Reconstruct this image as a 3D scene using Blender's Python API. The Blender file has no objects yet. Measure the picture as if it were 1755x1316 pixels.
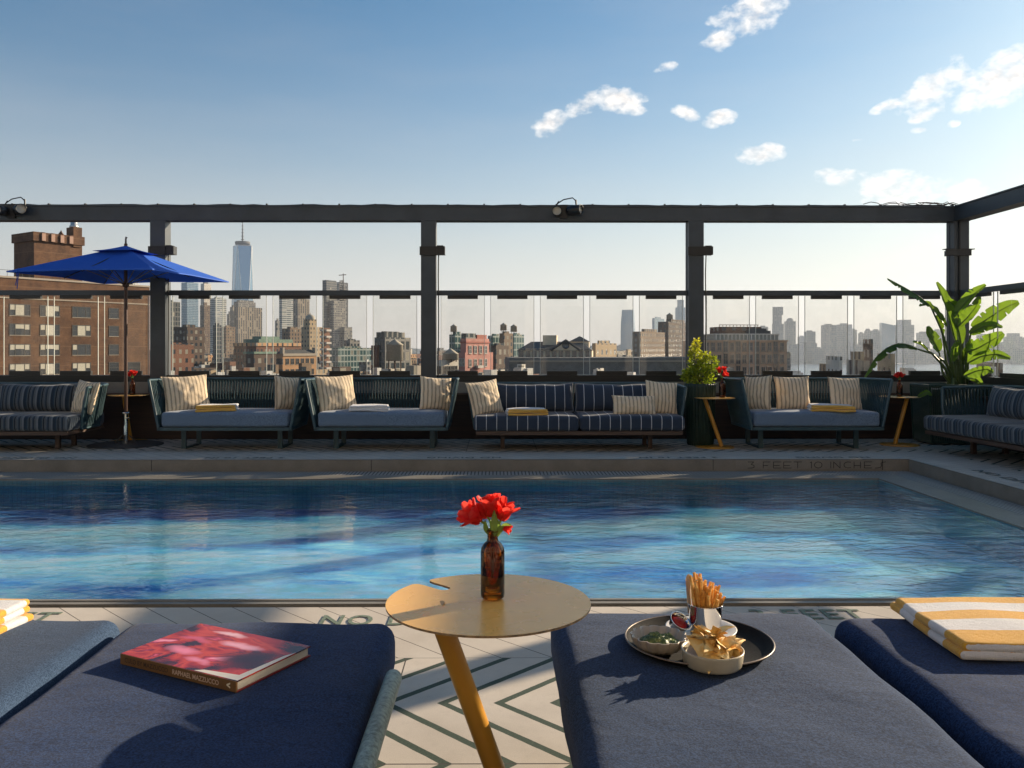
import bpy, bmesh, math, random
from mathutils import Vector, Matrix, Euler, noise
R = math.radians
random.seed(7)
sc = bpy.context.scene
col = sc.collection

# ------------------------------------------------------------------ camera, sky, sun, exposure
F, VX, VY, EYE = 1440.0, 850.0, 597.0, 1.2
cam_d = bpy.data.cameras.new('camera')
cam = bpy.data.objects.new('camera', cam_d); col.objects.link(cam)
cam_d.sensor_width = 36; cam_d.lens = 36 * F / 1755
cam.location = (0, 0, EYE)
YAW = 0.35
cam.rotation_euler = (R(90), 0, -R(YAW))
cam_d.shift_x = (877.5 - F * math.tan(R(YAW)) - VX) / 1755
cam_d.shift_y = -(658 - VY) / 1755
cam_d.clip_start = 0.05; cam_d.clip_end = 30000
sc.camera = cam

SUN_EL, SUN_AZ = 18.3, 34.0            # azimuth from +X towards +Y
to_sun = Vector((math.cos(R(SUN_AZ)) * math.cos(R(SUN_EL)), math.sin(R(SUN_AZ)) * math.cos(R(SUN_EL)), math.sin(R(SUN_EL))))
sd = bpy.data.lights.new('sun', 'SUN'); sd.energy = 5.0; sd.angle = R(0.5); sd.color = (1.0, 0.82, 0.60)
sun = bpy.data.objects.new('sun', sd); col.objects.link(sun)
sun.rotation_euler = to_sun.to_track_quat('Z', 'Y').to_euler()

world = bpy.data.worlds.new('World'); sc.world = world; world.use_nodes = True
SKY_SAT, SKY_VAL, SKY_K, SKY_A, SKY_CREAM = 1.32, .92, 5.3, .92, (6.7, 6.0, 5.45)
def build_world():
    nt = world.node_tree; N = nt.nodes; L = nt.links
    bg = N['Background']; bg.inputs[1].default_value = 0.063
    sky = N.new('ShaderNodeTexSky'); sky.sky_type = 'NISHITA'; sky.sun_disc = False
    sky.sun_elevation = R(SUN_EL); sky.sun_rotation = R(90 - SUN_AZ)
    sky.air_density = 1.0; sky.dust_density = 0.9; sky.ozone_density = 3.4; sky.altitude = 60
    geo = N.new('ShaderNodeTexCoord')
    sep = N.new('ShaderNodeSeparateXYZ'); L.new(geo.outputs['Generated'], sep.inputs[0])
    def M(op, a, b=None, c=None, clamp=False):
        n = N.new('ShaderNodeMath'); n.operation = op; n.use_clamp = clamp
        for i, v in enumerate((a, b, c)):
            if v is None: continue
            if isinstance(v, (int, float)): n.inputs[i].default_value = v
            else: L.new(v, n.inputs[i])
        return n.outputs[0]
    az = M('ARCTAN2', sep.outputs[0], sep.outputs[1])
    el = M('ARCSINE', sep.outputs[2])
    cmb = N.new('ShaderNodeCombineXYZ'); L.new(az, cmb.inputs[0]); L.new(el, cmb.inputs[1])
    ns = N.new('ShaderNodeTexNoise'); ns.inputs['Scale'].default_value = 34; ns.inputs['Detail'].default_value = 8; ns.inputs['Roughness'].default_value = 0.57
    sc_ = N.new('ShaderNodeVectorMath'); sc_.operation = 'MULTIPLY'; sc_.inputs[1].default_value = (1, 1.5, 1)
    L.new(cmb.outputs[0], sc_.inputs[0]); L.new(sc_.outputs[0], ns.inputs['Vector'])
    ns2 = N.new('ShaderNodeTexNoise'); ns2.inputs['Scale'].default_value = 95; ns2.inputs['Detail'].default_value = 4; ns2.inputs['Roughness'].default_value = 0.5
    L.new(sc_.outputs[0], ns2.inputs['Vector'])
    # small cumulus: (azimuth, elevation, half width, half height, tilt, weight)
    spots = [(1290, 22, 62, 30, -10, 1), (1232, 68, 34, 17, -12, .95), (1245, 36, 40, 10, 6, .7), (1140, 114, 24, 8, -6, .75),
             (1062, 172, 56, 22, 12, 1), (1000, 178, 40, 18, -30, 1), (945, 212, 40, 20, -15, .95),
             (1176, 194, 30, 12, 18, .95), (1234, 203, 32, 14, -8, 1),
             (1722, 130, 80, 36, -24, 1.05), (1600, 148, 70, 30, -24, .9), (1590, 193, 30, 12, -15, .85), (1530, 178, 36, 9, -15, .75), (1578, 222, 16, 5, 0, .8), (1636, 211, 12, 6, -10, .8),
             (1306, 263, 44, 17, 0, 1), (1540, 326, 74, 30, 6, .95), (1450, 303, 60, 14, 8, .7), (1655, 330, 44, 22, 10, .8), (1410, 298, 30, 8, 0, .6), (1474, 239, 14, 4, 0, .7)]
    tot = None
    for (px, py, w, h, tl, wt) in spots:
        u, v = (px - VX) / F, (VY - py) / F
        a0 = math.atan(u); e0 = math.atan(v / math.sqrt(1 + u * u))
        sx, sy = w / F * 1.0, h / F * 1.15
        dx = M('SUBTRACT', az, a0); dy = M('SUBTRACT', el, e0)
        c, s = math.cos(R(-tl)), math.sin(R(-tl))
        rx = M('ADD', M('MULTIPLY', dx, c / sx), M('MULTIPLY', dy, s / sx))
        ry = M('ADD', M('MULTIPLY', dx, -s / sy), M('MULTIPLY', dy, c / sy))
        r2 = M('ADD', M('MULTIPLY', rx, rx), M('MULTIPLY', ry, ry))
        g = M('MULTIPLY', M('SUBTRACT', 1.0, r2, clamp=True), wt)
        tot = g if tot is None else M('MAXIMUM', tot, g)
    d = M('ADD', M('MULTIPLY', tot, 1.15), M('MULTIPLY', M('SUBTRACT', ns.outputs[0], 0.5), 3.6))
    d = M('ADD', d, M('MULTIPLY', M('SUBTRACT', ns2.outputs[0], 0.5), .8))
    d = M('MULTIPLY', M('SUBTRACT', d, 0.20), .90, clamp=True)
    gate = M('MULTIPLY', tot, 5.0, clamp=True)
    d = M('MULTIPLY', d, gate)
    # thin veil low in the west
    ns3 = N.new('ShaderNodeTexNoise'); ns3.inputs['Scale'].default_value = 3.0; ns3.inputs['Detail'].default_value = 7; ns3.inputs['Roughness'].default_value = 0.55
    sc3 = N.new('ShaderNodeVectorMath'); sc3.operation = 'MULTIPLY'; sc3.inputs[1].default_value = (1.0, 5.0, 1)
    L.new(cmb.outputs[0], sc3.inputs[0]); L.new(sc3.outputs[0], ns3.inputs['Vector'])
    veil = M('MULTIPLY', M('SUBTRACT', ns3.outputs[0], 0.42), 1.3, clamp=True)
    veil = M('MULTIPLY', veil, 0.5)
    # polarised, clearer blue overhead; pale moist air low down
    hs = N.new('ShaderNodeHueSaturation'); hs.inputs['Saturation'].default_value = SKY_SAT; hs.inputs['Value'].default_value = SKY_VAL; L.new(sky.outputs[0], hs.inputs['Color'])
    low = M('POWER', 2.718, M('MULTIPLY', M('POWER', M('MULTIPLY', M('MAXIMUM', el, 0.0), SKY_K), 1.6), -1.0))
    lowm = N.new('ShaderNodeMixRGB'); tint = N.new('ShaderNodeMixRGB'); tint.blend_type = 'MULTIPLY'; tint.inputs[0].default_value = 1; L.new(hs.outputs[0], tint.inputs[1]); tint.inputs[2].default_value = (1.08, 1.20, 1.05, 1)
    L.new(M('MULTIPLY', low, SKY_A), lowm.inputs[0]); L.new(tint.outputs[0], lowm.inputs[1]); lowm.inputs[2].default_value = SKY_CREAM + (1,)
    veil = M('MULTIPLY', veil, .35)
    mix = N.new('ShaderNodeMixRGB'); L.new(veil, mix.inputs[0]); L.new(lowm.outputs[0], mix.inputs[1]); mix.inputs[2].default_value = SKY_CREAM + (1,)
    mix2 = N.new('ShaderNodeMixRGB'); L.new(d, mix2.inputs[0]); L.new(mix.outputs[0], mix2.inputs[1])
    # cloud body tone: sunlit rims, greyer thick middles
    tone = N.new('ShaderNodeMixRGB'); L.new(M('ADD', M('MULTIPLY', M('SUBTRACT', ns2.outputs[0], .40), 2.2), M('SUBTRACT', 1.0, M('MULTIPLY', tot, .75)), clamp=True), tone.inputs[0])
    tone.inputs[1].default_value = (6.3, 6.1, 6.1, 1); tone.inputs[2].default_value = (10.0, 9.6, 9.1, 1)
    L.new(tone.outputs[0], mix2.inputs[2])
    L.new(mix2.outputs[0], bg.inputs[0])
build_world()
sc.view_settings.view_transform = 'Standard'; sc.view_settings.look = 'None'
sc.view_settings.gamma = 1; sc.view_settings.exposure = 1.0
sc.cycles.max_bounces = 12; sc.cycles.transparent_max_bounces = 40; sc.cycles.transmission_bounces = 8
sc.cycles.sample_clamp_indirect = 6; sc.cycles.caustics_refractive = True; sc.cycles.caustics_reflective = False

# ------------------------------------------------------------------ helpers
def P(x, y, Y):
    return Vector(((x - VX) / F * Y, Y, EYE + (VY - y) / F * Y))

class MB:
    def __init__(s): s.v = []; s.f = []; s.m = []; s.sm = []
    def add(s, vs, fs, mi=0, smooth=False):
        b = len(s.v); s.v += [Vector(v) for v in vs]
        for f in fs: s.f.append([b + i for i in f]); s.m.append(mi); s.sm.append(smooth)
        return s
    def box(s, a, b, mi=0, M=None):
        (x0, y0, z0), (x1, y1, z1) = a, b
        vs = [Vector(p) for p in ((x0,y0,z0),(x1,y0,z0),(x1,y1,z0),(x0,y1,z0),(x0,y0,z1),(x1,y0,z1),(x1,y1,z1),(x0,y1,z1))]
        if M: vs = [M @ v for v in vs]
        return s.add(vs, [(0,3,2,1),(4,5,6,7),(0,1,5,4),(1,2,6,5),(2,3,7,6),(3,0,4,7)], mi)
    def tube(s, pts, r, n=8, mi=0, caps=True, smooth=True, flat=1.0):
        pts = [Vector(p) for p in pts]; k = len(pts)
        rr = r if isinstance(r, (list, tuple)) else [r] * k
        rings = []; up0 = None
        for i, p in enumerate(pts):
            t = (pts[min(i+1, k-1)] - pts[max(i-1, 0)])
            t = t.normalized() if t.length > 1e-9 else Vector((0,0,1))
            if up0 is None:
                a = Vector((0,0,1)) if abs(t.z) < .9 else Vector((1,0,0))
                up0 = (a - t * a.dot(t)).normalized()
            else:
                u = up0 - t * up0.dot(t)
                up0 = u.normalized() if u.length > 1e-6 else up0
            w = t.cross(up0)
            rings.append([p + (up0 * math.cos(2*math.pi*j/n) * flat + w * math.sin(2*math.pi*j/n)) * rr[i] for j in range(n)])
        vs = [v for r_ in rings for v in r_]; fs = []
        for i in range(k-1):
            for j in range(n):
                fs.append((i*n+j, i*n+(j+1)%n, (i+1)*n+(j+1)%n, (i+1)*n+j))
        s.add(vs, fs, mi, smooth)
        if caps:
            b = len(s.v)
            s.v += rings[0] + rings[-1]
            s.f.append([b+n-1-j for j in range(n)]); s.m.append(mi); s.sm.append(False)
            s.f.append([b+n+j for j in range(n)]); s.m.append(mi); s.sm.append(False)
        return s
    def lathe(s, prof, c=(0,0,0), n=40, mi=0, smooth=True, sx=1, sy=1, fn=None):
        c = Vector(c); vs = []; fs = []
        for (r, z) in prof:
            for j in range(n):
                a = 2*math.pi*j/n; q = r * (fn(a, z) if fn else 1)
                vs.append(c + Vector((q*math.cos(a)*sx, q*math.sin(a)*sy, z)))
        for i in range(len(prof)-1):
            for j in range(n): fs.append((i*n+j, i*n+(j+1)%n, (i+1)*n+(j+1)%n, (i+1)*n+j))
        return s.add(vs, fs, mi, smooth)
    def grid(s, fn, nu, nv, mi=0, smooth=True, closed_u=False):
        vs = [fn(i/nu, j/nv) for i in range(nu+1) for j in range(nv+1)]
        fs = [(i*(nv+1)+j, (i+1)*(nv+1)+j, (i+1)*(nv+1)+j+1, i*(nv+1)+j+1) for i in range(nu) for j in range(nv)]
        return s.add(vs, fs, mi, smooth)
    def rbox(s, c, size, r=.03, n=8, mi=0, puff=0, M=None, wob=0, seed=0):
        c = Vector(c); hx, hy, hz = [q/2 for q in size]; r = min(r, hx, hy, hz)
        def pt(a):
            q = Vector((max(-hx+r, min(hx-r, a.x)), max(-hy+r, min(hy-r, a.y)), max(-hz+r, min(hz-r, a.z))))
            d = a - q
            if d.length > 1e-9: d = d.normalized() * r
            o = q + d
            if puff: o.z += (1 if o.z > 0 else 0) * puff * max(0, 1-(o.x/hx)**4) * max(0, 1-(o.y/hy)**4)
            if wob: o += noise.noise_vector((o + c + Vector((seed, 0, 0))) * 4.0) * wob
            o += c
            return M @ o if M else o
        def lin(h):
            # denser near edges
            k = [-1, -1 + r/h*.34, -1 + r/h*.7, -1 + r/h] + [-1 + r/h + (2 - 2*r/h) * i / n for i in range(1, n)] + [1 - r/h, 1 - r/h*.7, 1 - r/h*.34, 1]
            return [q*h for q in k]
        X, Y, Z = lin(hx), lin(hy), lin(hz)
        def face(A, B, f, flip):
            na, nb = len(A), len(B)
            vs = [pt(Vector(f(a, b))) for a in A for b in B]
            fs = []
            for i in range(na-1):
                for j in range(nb-1):
                    q = (i*nb+j, (i+1)*nb+j, (i+1)*nb+j+1, i*nb+j+1)
                    fs.append(q[::-1] if flip else q)
            s.add(vs, fs, mi, True)
        face(X, Y, lambda a, b: (a, b, hz), False); face(X, Y, lambda a, b: (a, b, -hz), True)
        face(X, Z, lambda a, b: (a, -hy, b), False); face(X, Z, lambda a, b: (a, hy, b), True)
        face(Y, Z, lambda a, b: (hx, a, b), False); face(Y, Z, lambda a, b: (-hx, a, b), True)
        return s
    def mesh(s, name, mats):
        me = bpy.data.meshes.new(name)
        me.from_pydata([tuple(v) for v in s.v], [], s.f)
        for m in (mats if isinstance(mats, (list, tuple)) else [mats]):
            if m: me.materials.append(m)
        me.polygons.foreach_set('material_index', s.m); me.polygons.foreach_set('use_smooth', s.sm)
        me.update()
        return me
    def build(s, name, mats, parent=None, weld=False, loc=None):
        me = s.mesh(name, mats)
        if weld:
            bm = bmesh.new(); bm.from_mesh(me); bmesh.ops.remove_doubles(bm, verts=bm.verts, dist=1e-5)
            bmesh.ops.recalc_face_normals(bm, faces=bm.faces); bm.to_mesh(me); bm.free()
        o = bpy.data.objects.new(name, me); col.objects.link(o)
        if parent: o.parent = parent
        if loc: o.location = loc
        return o

def tag(o, label=None, cat=None, group=None, kind=None):
    if label: o['label'] = label
    if cat: o['category'] = cat
    if group: o['group'] = group
    if kind: o['kind'] = kind
    return o
def empty(name, loc=(0,0,0), rz=0, label=None, cat=None, group=None):
    o = bpy.data.objects.new(name, None); col.objects.link(o); o.empty_display_size = .1
    o.location = loc; o.rotation_euler = (0, 0, rz)
    return tag(o, label, cat, group)
def copy_tree(o, parent=None):
    c = o.copy(); col.objects.link(c)
    if parent: c.parent = parent
    for ch in o.children: copy_tree(ch, c)
    return c
def dup(src, loc, rz, label):
    c = copy_tree(src); c.location = loc; c.rotation_euler = (0, 0, rz); c['label'] = label
    return c

# ------------------------------------------------------------------ materials
class NT:
    def __init__(s, name):
        s.m = bpy.data.materials.new(name); s.m.use_nodes = True
        s.nt = s.m.node_tree; s.N = s.nt.nodes; s.L = s.nt.links
        s.b = s.N['Principled BSDF']; s.out = s.N['Material Output']; s._c = None
    def co(s, kind='Object'):
        if s._c is None: s._c = s.N.new('ShaderNodeTexCoord')
        return s._c.outputs[kind]
    def set(s, sock, v):
        if isinstance(v, (int, float)): sock.default_value = v
        elif isinstance(v, (tuple, list)):
            sock.default_value = tuple(v) + ((1,) if len(v) == 3 and len(sock.default_value) == 4 else ())
        else: s.L.new(v, sock)
    def M(s, op, a, b=None, c=None, clamp=False):
        n = s.N.new('ShaderNodeMath'); n.operation = op; n.use_clamp = clamp
        for i, v in enumerate((a, b, c)):
            if v is not None: s.set(n.inputs[i], v)
        return n.outputs[0]
    def V(s, op, a, b=None):
        n = s.N.new('ShaderNodeVectorMath'); n.operation = op
        s.set(n.inputs[0], a)
        if b is not None: s.set(n.inputs[1], b)
        return n.outputs[0]
    def xyz(s, v=None):
        n = s.N.new('ShaderNodeSeparateXYZ'); s.L.new(v if v is not None else s.co(), n.inputs[0]); return n.outputs
    def comb(s, x, y, z):
        n = s.N.new('ShaderNodeCombineXYZ')
        for i, q in enumerate((x, y, z)): s.set(n.inputs[i], q)
        return n.outputs[0]
    def noise(s, scale, detail=4, rough=.55, vec=None, dist=0, out=0):
        n = s.N.new('ShaderNodeTexNoise'); n.inputs['Scale'].default_value = scale; n.inputs['Detail'].default_value = detail
        n.inputs['Roughness'].default_value = rough; n.inputs['Distortion'].default_value = dist
        s.L.new(vec if vec is not None else s.co(), n.inputs['Vector']); return n.outputs[out]
    def vor(s, scale, vec=None, out=0, feature='F1'):
        n = s.N.new('ShaderNodeTexVoronoi'); n.feature = feature; n.inputs['Scale'].default_value = scale
        s.L.new(vec if vec is not None else s.co(), n.inputs['Vector']); return n.outputs[out]
    def ramp(s, f, stops, interp='LINEAR'):
        n = s.N.new('ShaderNodeValToRGB'); n.color_ramp.interpolation = interp
        e = n.color_ramp.elements
        while len(e) < len(stops): e.new(.5)
        for i, (p, c) in enumerate(stops):
            e[i].position = p; e[i].color = tuple(c) + (1,) if len(c) == 3 else c
        s.L.new(f, n.inputs[0]); return n.outputs[0]
    def mix(s, f, a, b, mode='MIX'):
        n = s.N.new('ShaderNodeMixRGB'); n.blend_type = mode
        s.set(n.inputs[0], f); s.set(n.inputs[1], a); s.set(n.inputs[2], b); return n.outputs[0]
    def bump(s, h, strength=.5, dist=.01, nrm=None):
        n = s.N.new('ShaderNodeBump'); n.inputs['Strength'].default_value = strength; n.inputs['Distance'].default_value = dist
        s.set(n.inputs['Height'], h)
        if nrm is not None: s.L.new(nrm, n.inputs['Normal'])
        return n.outputs[0]
    def fin(s, base=None, rough=None, metal=None, normal=None, **kw):
        if base is not None: s.set(s.b.inputs['Base Color'], base)
        if rough is not None: s.set(s.b.inputs['Roughness'], rough)
        if metal is not None: s.set(s.b.inputs['Metallic'], metal)
        if normal is not None: s.set(s.b.inputs['Normal'], normal)
        for k, v in kw.items(): s.set(s.b.inputs[k.replace('_', ' ')], v)
        return s.m

def paint(name, c, rough=.5, metal=0, var=.15, sc_=6, bump=.0, bs=60):
    t = NT(name)
    n = t.noise(sc_, 5, .6)
    c2 = [q * (1 - var) for q in c]; c1 = [min(1, q * (1 + var)) for q in c]
    colr = t.ramp(n, [(.3, c2), (.7, c1)])
    r = t.M('ADD', t.M('MULTIPLY', t.noise(sc_ * 3, 3), .2), rough - .1)
    nb = t.bump(t.noise(bs, 4), bump, .004) if bump else None
    return t.fin(colr, r, metal, nb)

def fabric(name, ca, cb, scale=420, bump=.35, rough=.92, sheen=.25):
    t = NT(name)
    v = t.V('MULTIPLY', t.co(), (1, 1, 1))
    n = t.noise(scale * .62, 2, .8, v)
    big = t.noise(5, 4, .6)
    mid = t.noise(70, 3, .7)
    c = t.ramp(n, [(.40, [q*.6 for q in ca]), (.62, [q*1.25 for q in cb])])
    c = t.mix(.25, c, t.ramp(mid, [(.35, ca), (.65, cb)]))
    c = t.mix(t.M('MULTIPLY', big, .35), c, [q * .7 for q in ca])
    nb = t.bump(n, bump, .0015, t.bump(t.noise(9, 3), .25, .02))
    return t.fin(c, rough, 0, nb, Sheen_Weight=sheen, Sheen_Roughness=.5, Specular_IOR_Level=.08)

def stripes(name, period, stops, axis=0, base_noise=220, bump=.3, wob=.004, fuzz=.2, rough=.9, offset=0, sheen=.2):
    """bands of colour along one axis of the thing itself"""
    t = NT(name)
    s_ = t.xyz(); x = s_[axis]
    x = t.M('ADD', x, t.M('MULTIPLY', t.M('SUBTRACT', t.noise(14, 2), .5), wob))
    f = t.M('FRACT', t.M('DIVIDE', t.M('ADD', x, 50.0 * period + offset), period))
    c = t.ramp(f, stops, 'CONSTANT')
    n = t.noise(base_noise, 3, .7)
    c = t.mix(fuzz, c, t.mix(n, (0, 0, 0), (1, 1, 1)), 'OVERLAY')
    return t.fin(c, rough, 0, t.bump(n, bump, .003, t.bump(t.noise(11, 4), .3, .02)), Sheen_Weight=sheen, Specular_IOR_Level=.2)

M_frame = paint('anthracite_metal', (.050, .062, .072), .45, 0, .2, 3, .15, 90)
M_black = paint('black_metal', (.012, .013, .014), .4)
M_teal = paint('teal_frame', (.035, .078, .096), .42, 0, .2, 8)
M_cord = fabric('teal_cord', (.018, .045, .055), (.05, .095, .11), 300, .5, .7, .1)
M_cushion = fabric('slate_cushion', (.13, .19, .28), (.22, .30, .41), 260, .25)
M_navy = fabric('navy_cushion', (.005, .018, .056), (.018, .050, .140), 330, .5, .95, .08)
M_navy2 = fabric('grey_navy_cushion', (.010, .026, .064), (.034, .066, .140), 330, .5, .95, .08)
M_wood = None
def wood(name, a, b, sx=1.5, sy=40, rough=.55):
    t = NT(name)
    v = t.V('MULTIPLY', t.co(), (sx, sy, sy))
    n = t.noise(1.0, 6, .6, v, 1.2)
    return t.fin(t.ramp(n, [(.3, a), (.7, b)]), rough, 0, t.bump(n, .3, .002))
M_wood = wood('brown_hardwood', (.045, .026, .018), (.12, .07, .048))
M_darkwood = wood('dark_ipe', (.018, .008, .005), (.05, .022, .012), 1.2, 30, .6)
M_pin = stripes('navy_pinstripe', .119, [(0, (.036, .050, .078)), (.93, (.55, .56, .58)), (1.0, (.55, .56, .58))])
M_broad = stripes('grey_broad_stripe', .165, [(0, (.10, .115, .13)), (.14, (.16, .18, .20)), (.26, (.022, .036, .055)), (.45, (.03, .055, .085)), (.52, (.075, .09, .10)), (.60, (.02, .026, .034)), (.70, (.20, .205, .21)), (.73, (.03, .045, .06)), (.78, (.20, .205, .21)), (.81, (.055, .075, .10)), (.92, (.02, .03, .045))])
M_pillow = stripes('cream_ticking', .046, [(0, (.84, .68, .48)), (.34, (.42, .32, .22)), (.40, (.68, .54, .37)), (.46, (.34, .26, .19)), (.60, (.68, .54, .37)), (.66, (.42, .32, .22)), (.72, (.84, .68, .48))], wob=.006)
M_steel = NT('polished_steel').fin((.78, .77, .75), .08, 1)
M_lens = NT('lamp_lens').fin((.55, .50, .40), .25, 0)
M_green_strip = None

def stone(name, a, b, rough=.75, sc_=4, bump=.25, speck=.25):
    t = NT(name)
    n = t.noise(sc_, 6, .6); sp = t.noise(260, 2, .8)
    c = t.ramp(n, [(.3, a), (.7, b)])
    c = t.mix(speck, c, t.ramp(sp, [(.3, (.1, .1, .1)), (.7, (.9, .9, .9))]), 'OVERLAY')
    return t.fin(c, rough, 0, t.bump(sp, bump, .002))
M_curb = stone('curb_stone', (.19, .17, .14), (.27, .24, .20), .6)
M_strip = stone('edge_stone', (.20, .18, .15), (.27, .25, .21), .45)
M_wall = stone('parapet_render', (.22, .20, .17), (.28, .26, .22), .8)

TILE_Y0, TILE_P, STRIP_P = 2.427, .833, .19
def deck_material():
    t = NT('chevron_pavers')
    x, y, z = t.xyz()
    yy = t.M('DIVIDE', t.M('ADD', y, 100 * TILE_P - TILE_Y0), TILE_P)
    fr = t.M('FRACT', yy)
    dy = t.M('MULTIPLY', t.M('ABSOLUTE', t.M('SUBTRACT', fr, .5)), TILE_P)
    wob = t.M('MULTIPLY', t.M('SUBTRACT', t.noise(18, 3), .5), .006)
    u = t.M('FRACT', t.M('DIVIDE', t.M('ADD', t.M('ADD', t.M('SUBTRACT', x, dy), wob), 100 * STRIP_P + .199), STRIP_P))
    strip = t.M('LESS_THAN', u, .195)
    # joints across the rows and every second paver along them
    jr = t.M('LESS_THAN', t.M('ABSOLUTE', t.M('SUBTRACT', fr, .5)), .4965); jr = t.M('SUBTRACT', 1.0, jr)
    xj = t.M('FRACT', t.M('DIVIDE', t.M('ADD', x, 100.31), .833)); jx = t.M('LESS_THAN', xj, .006)
    joint = t.M('MAXIMUM', jr, jx)
    sp = t.noise(300, 2, .8); big = t.noise(2.2, 6, .65); blot = t.noise(28, 4, .6)
    pale = t.ramp(big, [(.3, (.46, .40, .33)), (.7, (.60, .53, .445))])
    pale = t.mix(.22, pale, t.ramp(sp, [(.25, (.15, .15, .15)), (.75, (.85, .85, .85))]), 'OVERLAY')
    pale = t.mix(t.M('MULTIPLY', t.M('SUBTRACT', blot, .55, clamp=True), .8), pale, (.25, .22, .18))
    grn = t.ramp(t.noise(120, 3, .8), [(.3, (.022, .040, .026)), (.62, (.05, .075, .047)), (.75, (.13, .15, .10))])
    c = t.mix(strip, pale, grn)
    c = t.mix(joint, c, (.06, .05, .042))
    c = t.mix(t.M('MULTIPLY', t.M('SUBTRACT', t.noise(1.1, 8, .72), .56, clamp=True), 2.2, clamp=True), c, t.mix(1.0, c, (.55, .52, .48), 'MULTIPLY'))
    h = t.M('SUBTRACT', t.M('SUBTRACT', 1.0, t.M('MULTIPLY', strip, .8)), joint)
    nb = t.bump(h, 1.0, .006, t.bump(sp, .3, .0015))
    return t.fin(c, .8, 0, nb)
def coping_material():
    t = NT('plank_pavers')
    x, y, z = t.xyz()
    u = t.M('FRACT', t.M('DIVIDE', t.M('ADD', t.M('ADD', x, y), 100 * .2 - 3.077), .2))
    joint = t.M('LESS_THAN', u, .028)
    sp = t.noise(300, 2, .8); big = t.noise(2.2, 6, .65)
    pale = t.ramp(big, [(.3, (.46, .40, .33)), (.7, (.58, .515, .435))])
    pale = t.mix(.22, pale, t.ramp(sp, [(.25, (.15, .15, .15)), (.75, (.85, .85, .85))]), 'OVERLAY')
    c = t.mix(joint, pale, (.06, .05, .042))
    return t.fin(c, .8, 0, t.bump(t.M('SUBTRACT', 1.0, joint), .8, .004, t.bump(sp, .3, .0015)))
def grate_material():
    t = NT('overflow_grate')
    x, y, z = t.xyz()
    a = t.M('FRACT', t.M('MULTIPLY', x, 26)); b = t.M('FRACT', t.M('MULTIPLY', y, 26))
    g = t.M('GREATER_THAN', t.M('MULTIPLY', t.M('GREATER_THAN', a, .35), 1.0), .5)
    c = t.mix(g, (.03, .03, .03), (.36, .34, .31))
    return t.fin(c, .5, 0, t.bump(g, .8, .006))
M_deck, M_coping, M_grate = deck_material(), coping_material(), grate_material()

def mosaic():
    t = NT('teal_mosaic')
    v = t.V('MULTIPLY', t.co(), (1, 1, 1.0))
    x, y, z = t.xyz(v)
    a = t.M('FRACT', t.M('MULTIPLY', x, 22)); b = t.M('FRACT', t.M('MULTIPLY', z, 36)); d = t.M('FRACT', t.M('MULTIPLY', y, 22))
    g = t.M('MAXIMUM', t.M('MAXIMUM', t.M('LESS_THAN', a, .12), t.M('LESS_THAN', b, .14)), t.M('LESS_THAN', d, .12))
    n = t.noise(9, 3)
    c = t.ramp(n, [(.3, (.03, .26, .36)), (.7, (.07, .38, .46))])
    c = t.mix(g, c, (.02, .17, .25))
    return t.fin(c, .3)
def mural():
    t = NT('pool_mural_with_reflections')
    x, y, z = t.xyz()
    # broad marbled mural bands; navy also paints rail reflection, aqua sky reflection
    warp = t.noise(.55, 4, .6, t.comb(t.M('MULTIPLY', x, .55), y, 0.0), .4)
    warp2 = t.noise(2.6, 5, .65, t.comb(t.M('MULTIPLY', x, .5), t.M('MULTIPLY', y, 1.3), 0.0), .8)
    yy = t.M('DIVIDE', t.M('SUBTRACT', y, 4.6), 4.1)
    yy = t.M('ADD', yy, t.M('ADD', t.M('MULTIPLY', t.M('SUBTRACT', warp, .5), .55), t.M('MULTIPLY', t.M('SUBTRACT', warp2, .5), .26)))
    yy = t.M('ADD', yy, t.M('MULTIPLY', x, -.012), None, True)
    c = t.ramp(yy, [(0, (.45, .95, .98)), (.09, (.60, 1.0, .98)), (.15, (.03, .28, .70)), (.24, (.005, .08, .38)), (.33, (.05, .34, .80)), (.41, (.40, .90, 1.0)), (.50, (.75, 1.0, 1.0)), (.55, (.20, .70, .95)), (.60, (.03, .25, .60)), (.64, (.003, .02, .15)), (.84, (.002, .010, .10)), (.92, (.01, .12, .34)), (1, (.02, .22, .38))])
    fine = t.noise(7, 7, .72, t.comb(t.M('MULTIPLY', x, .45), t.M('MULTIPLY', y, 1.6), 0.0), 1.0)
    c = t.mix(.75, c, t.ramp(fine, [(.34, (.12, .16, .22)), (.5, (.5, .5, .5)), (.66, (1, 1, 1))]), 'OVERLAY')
    return t.fin(c, .6, 0)
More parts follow.
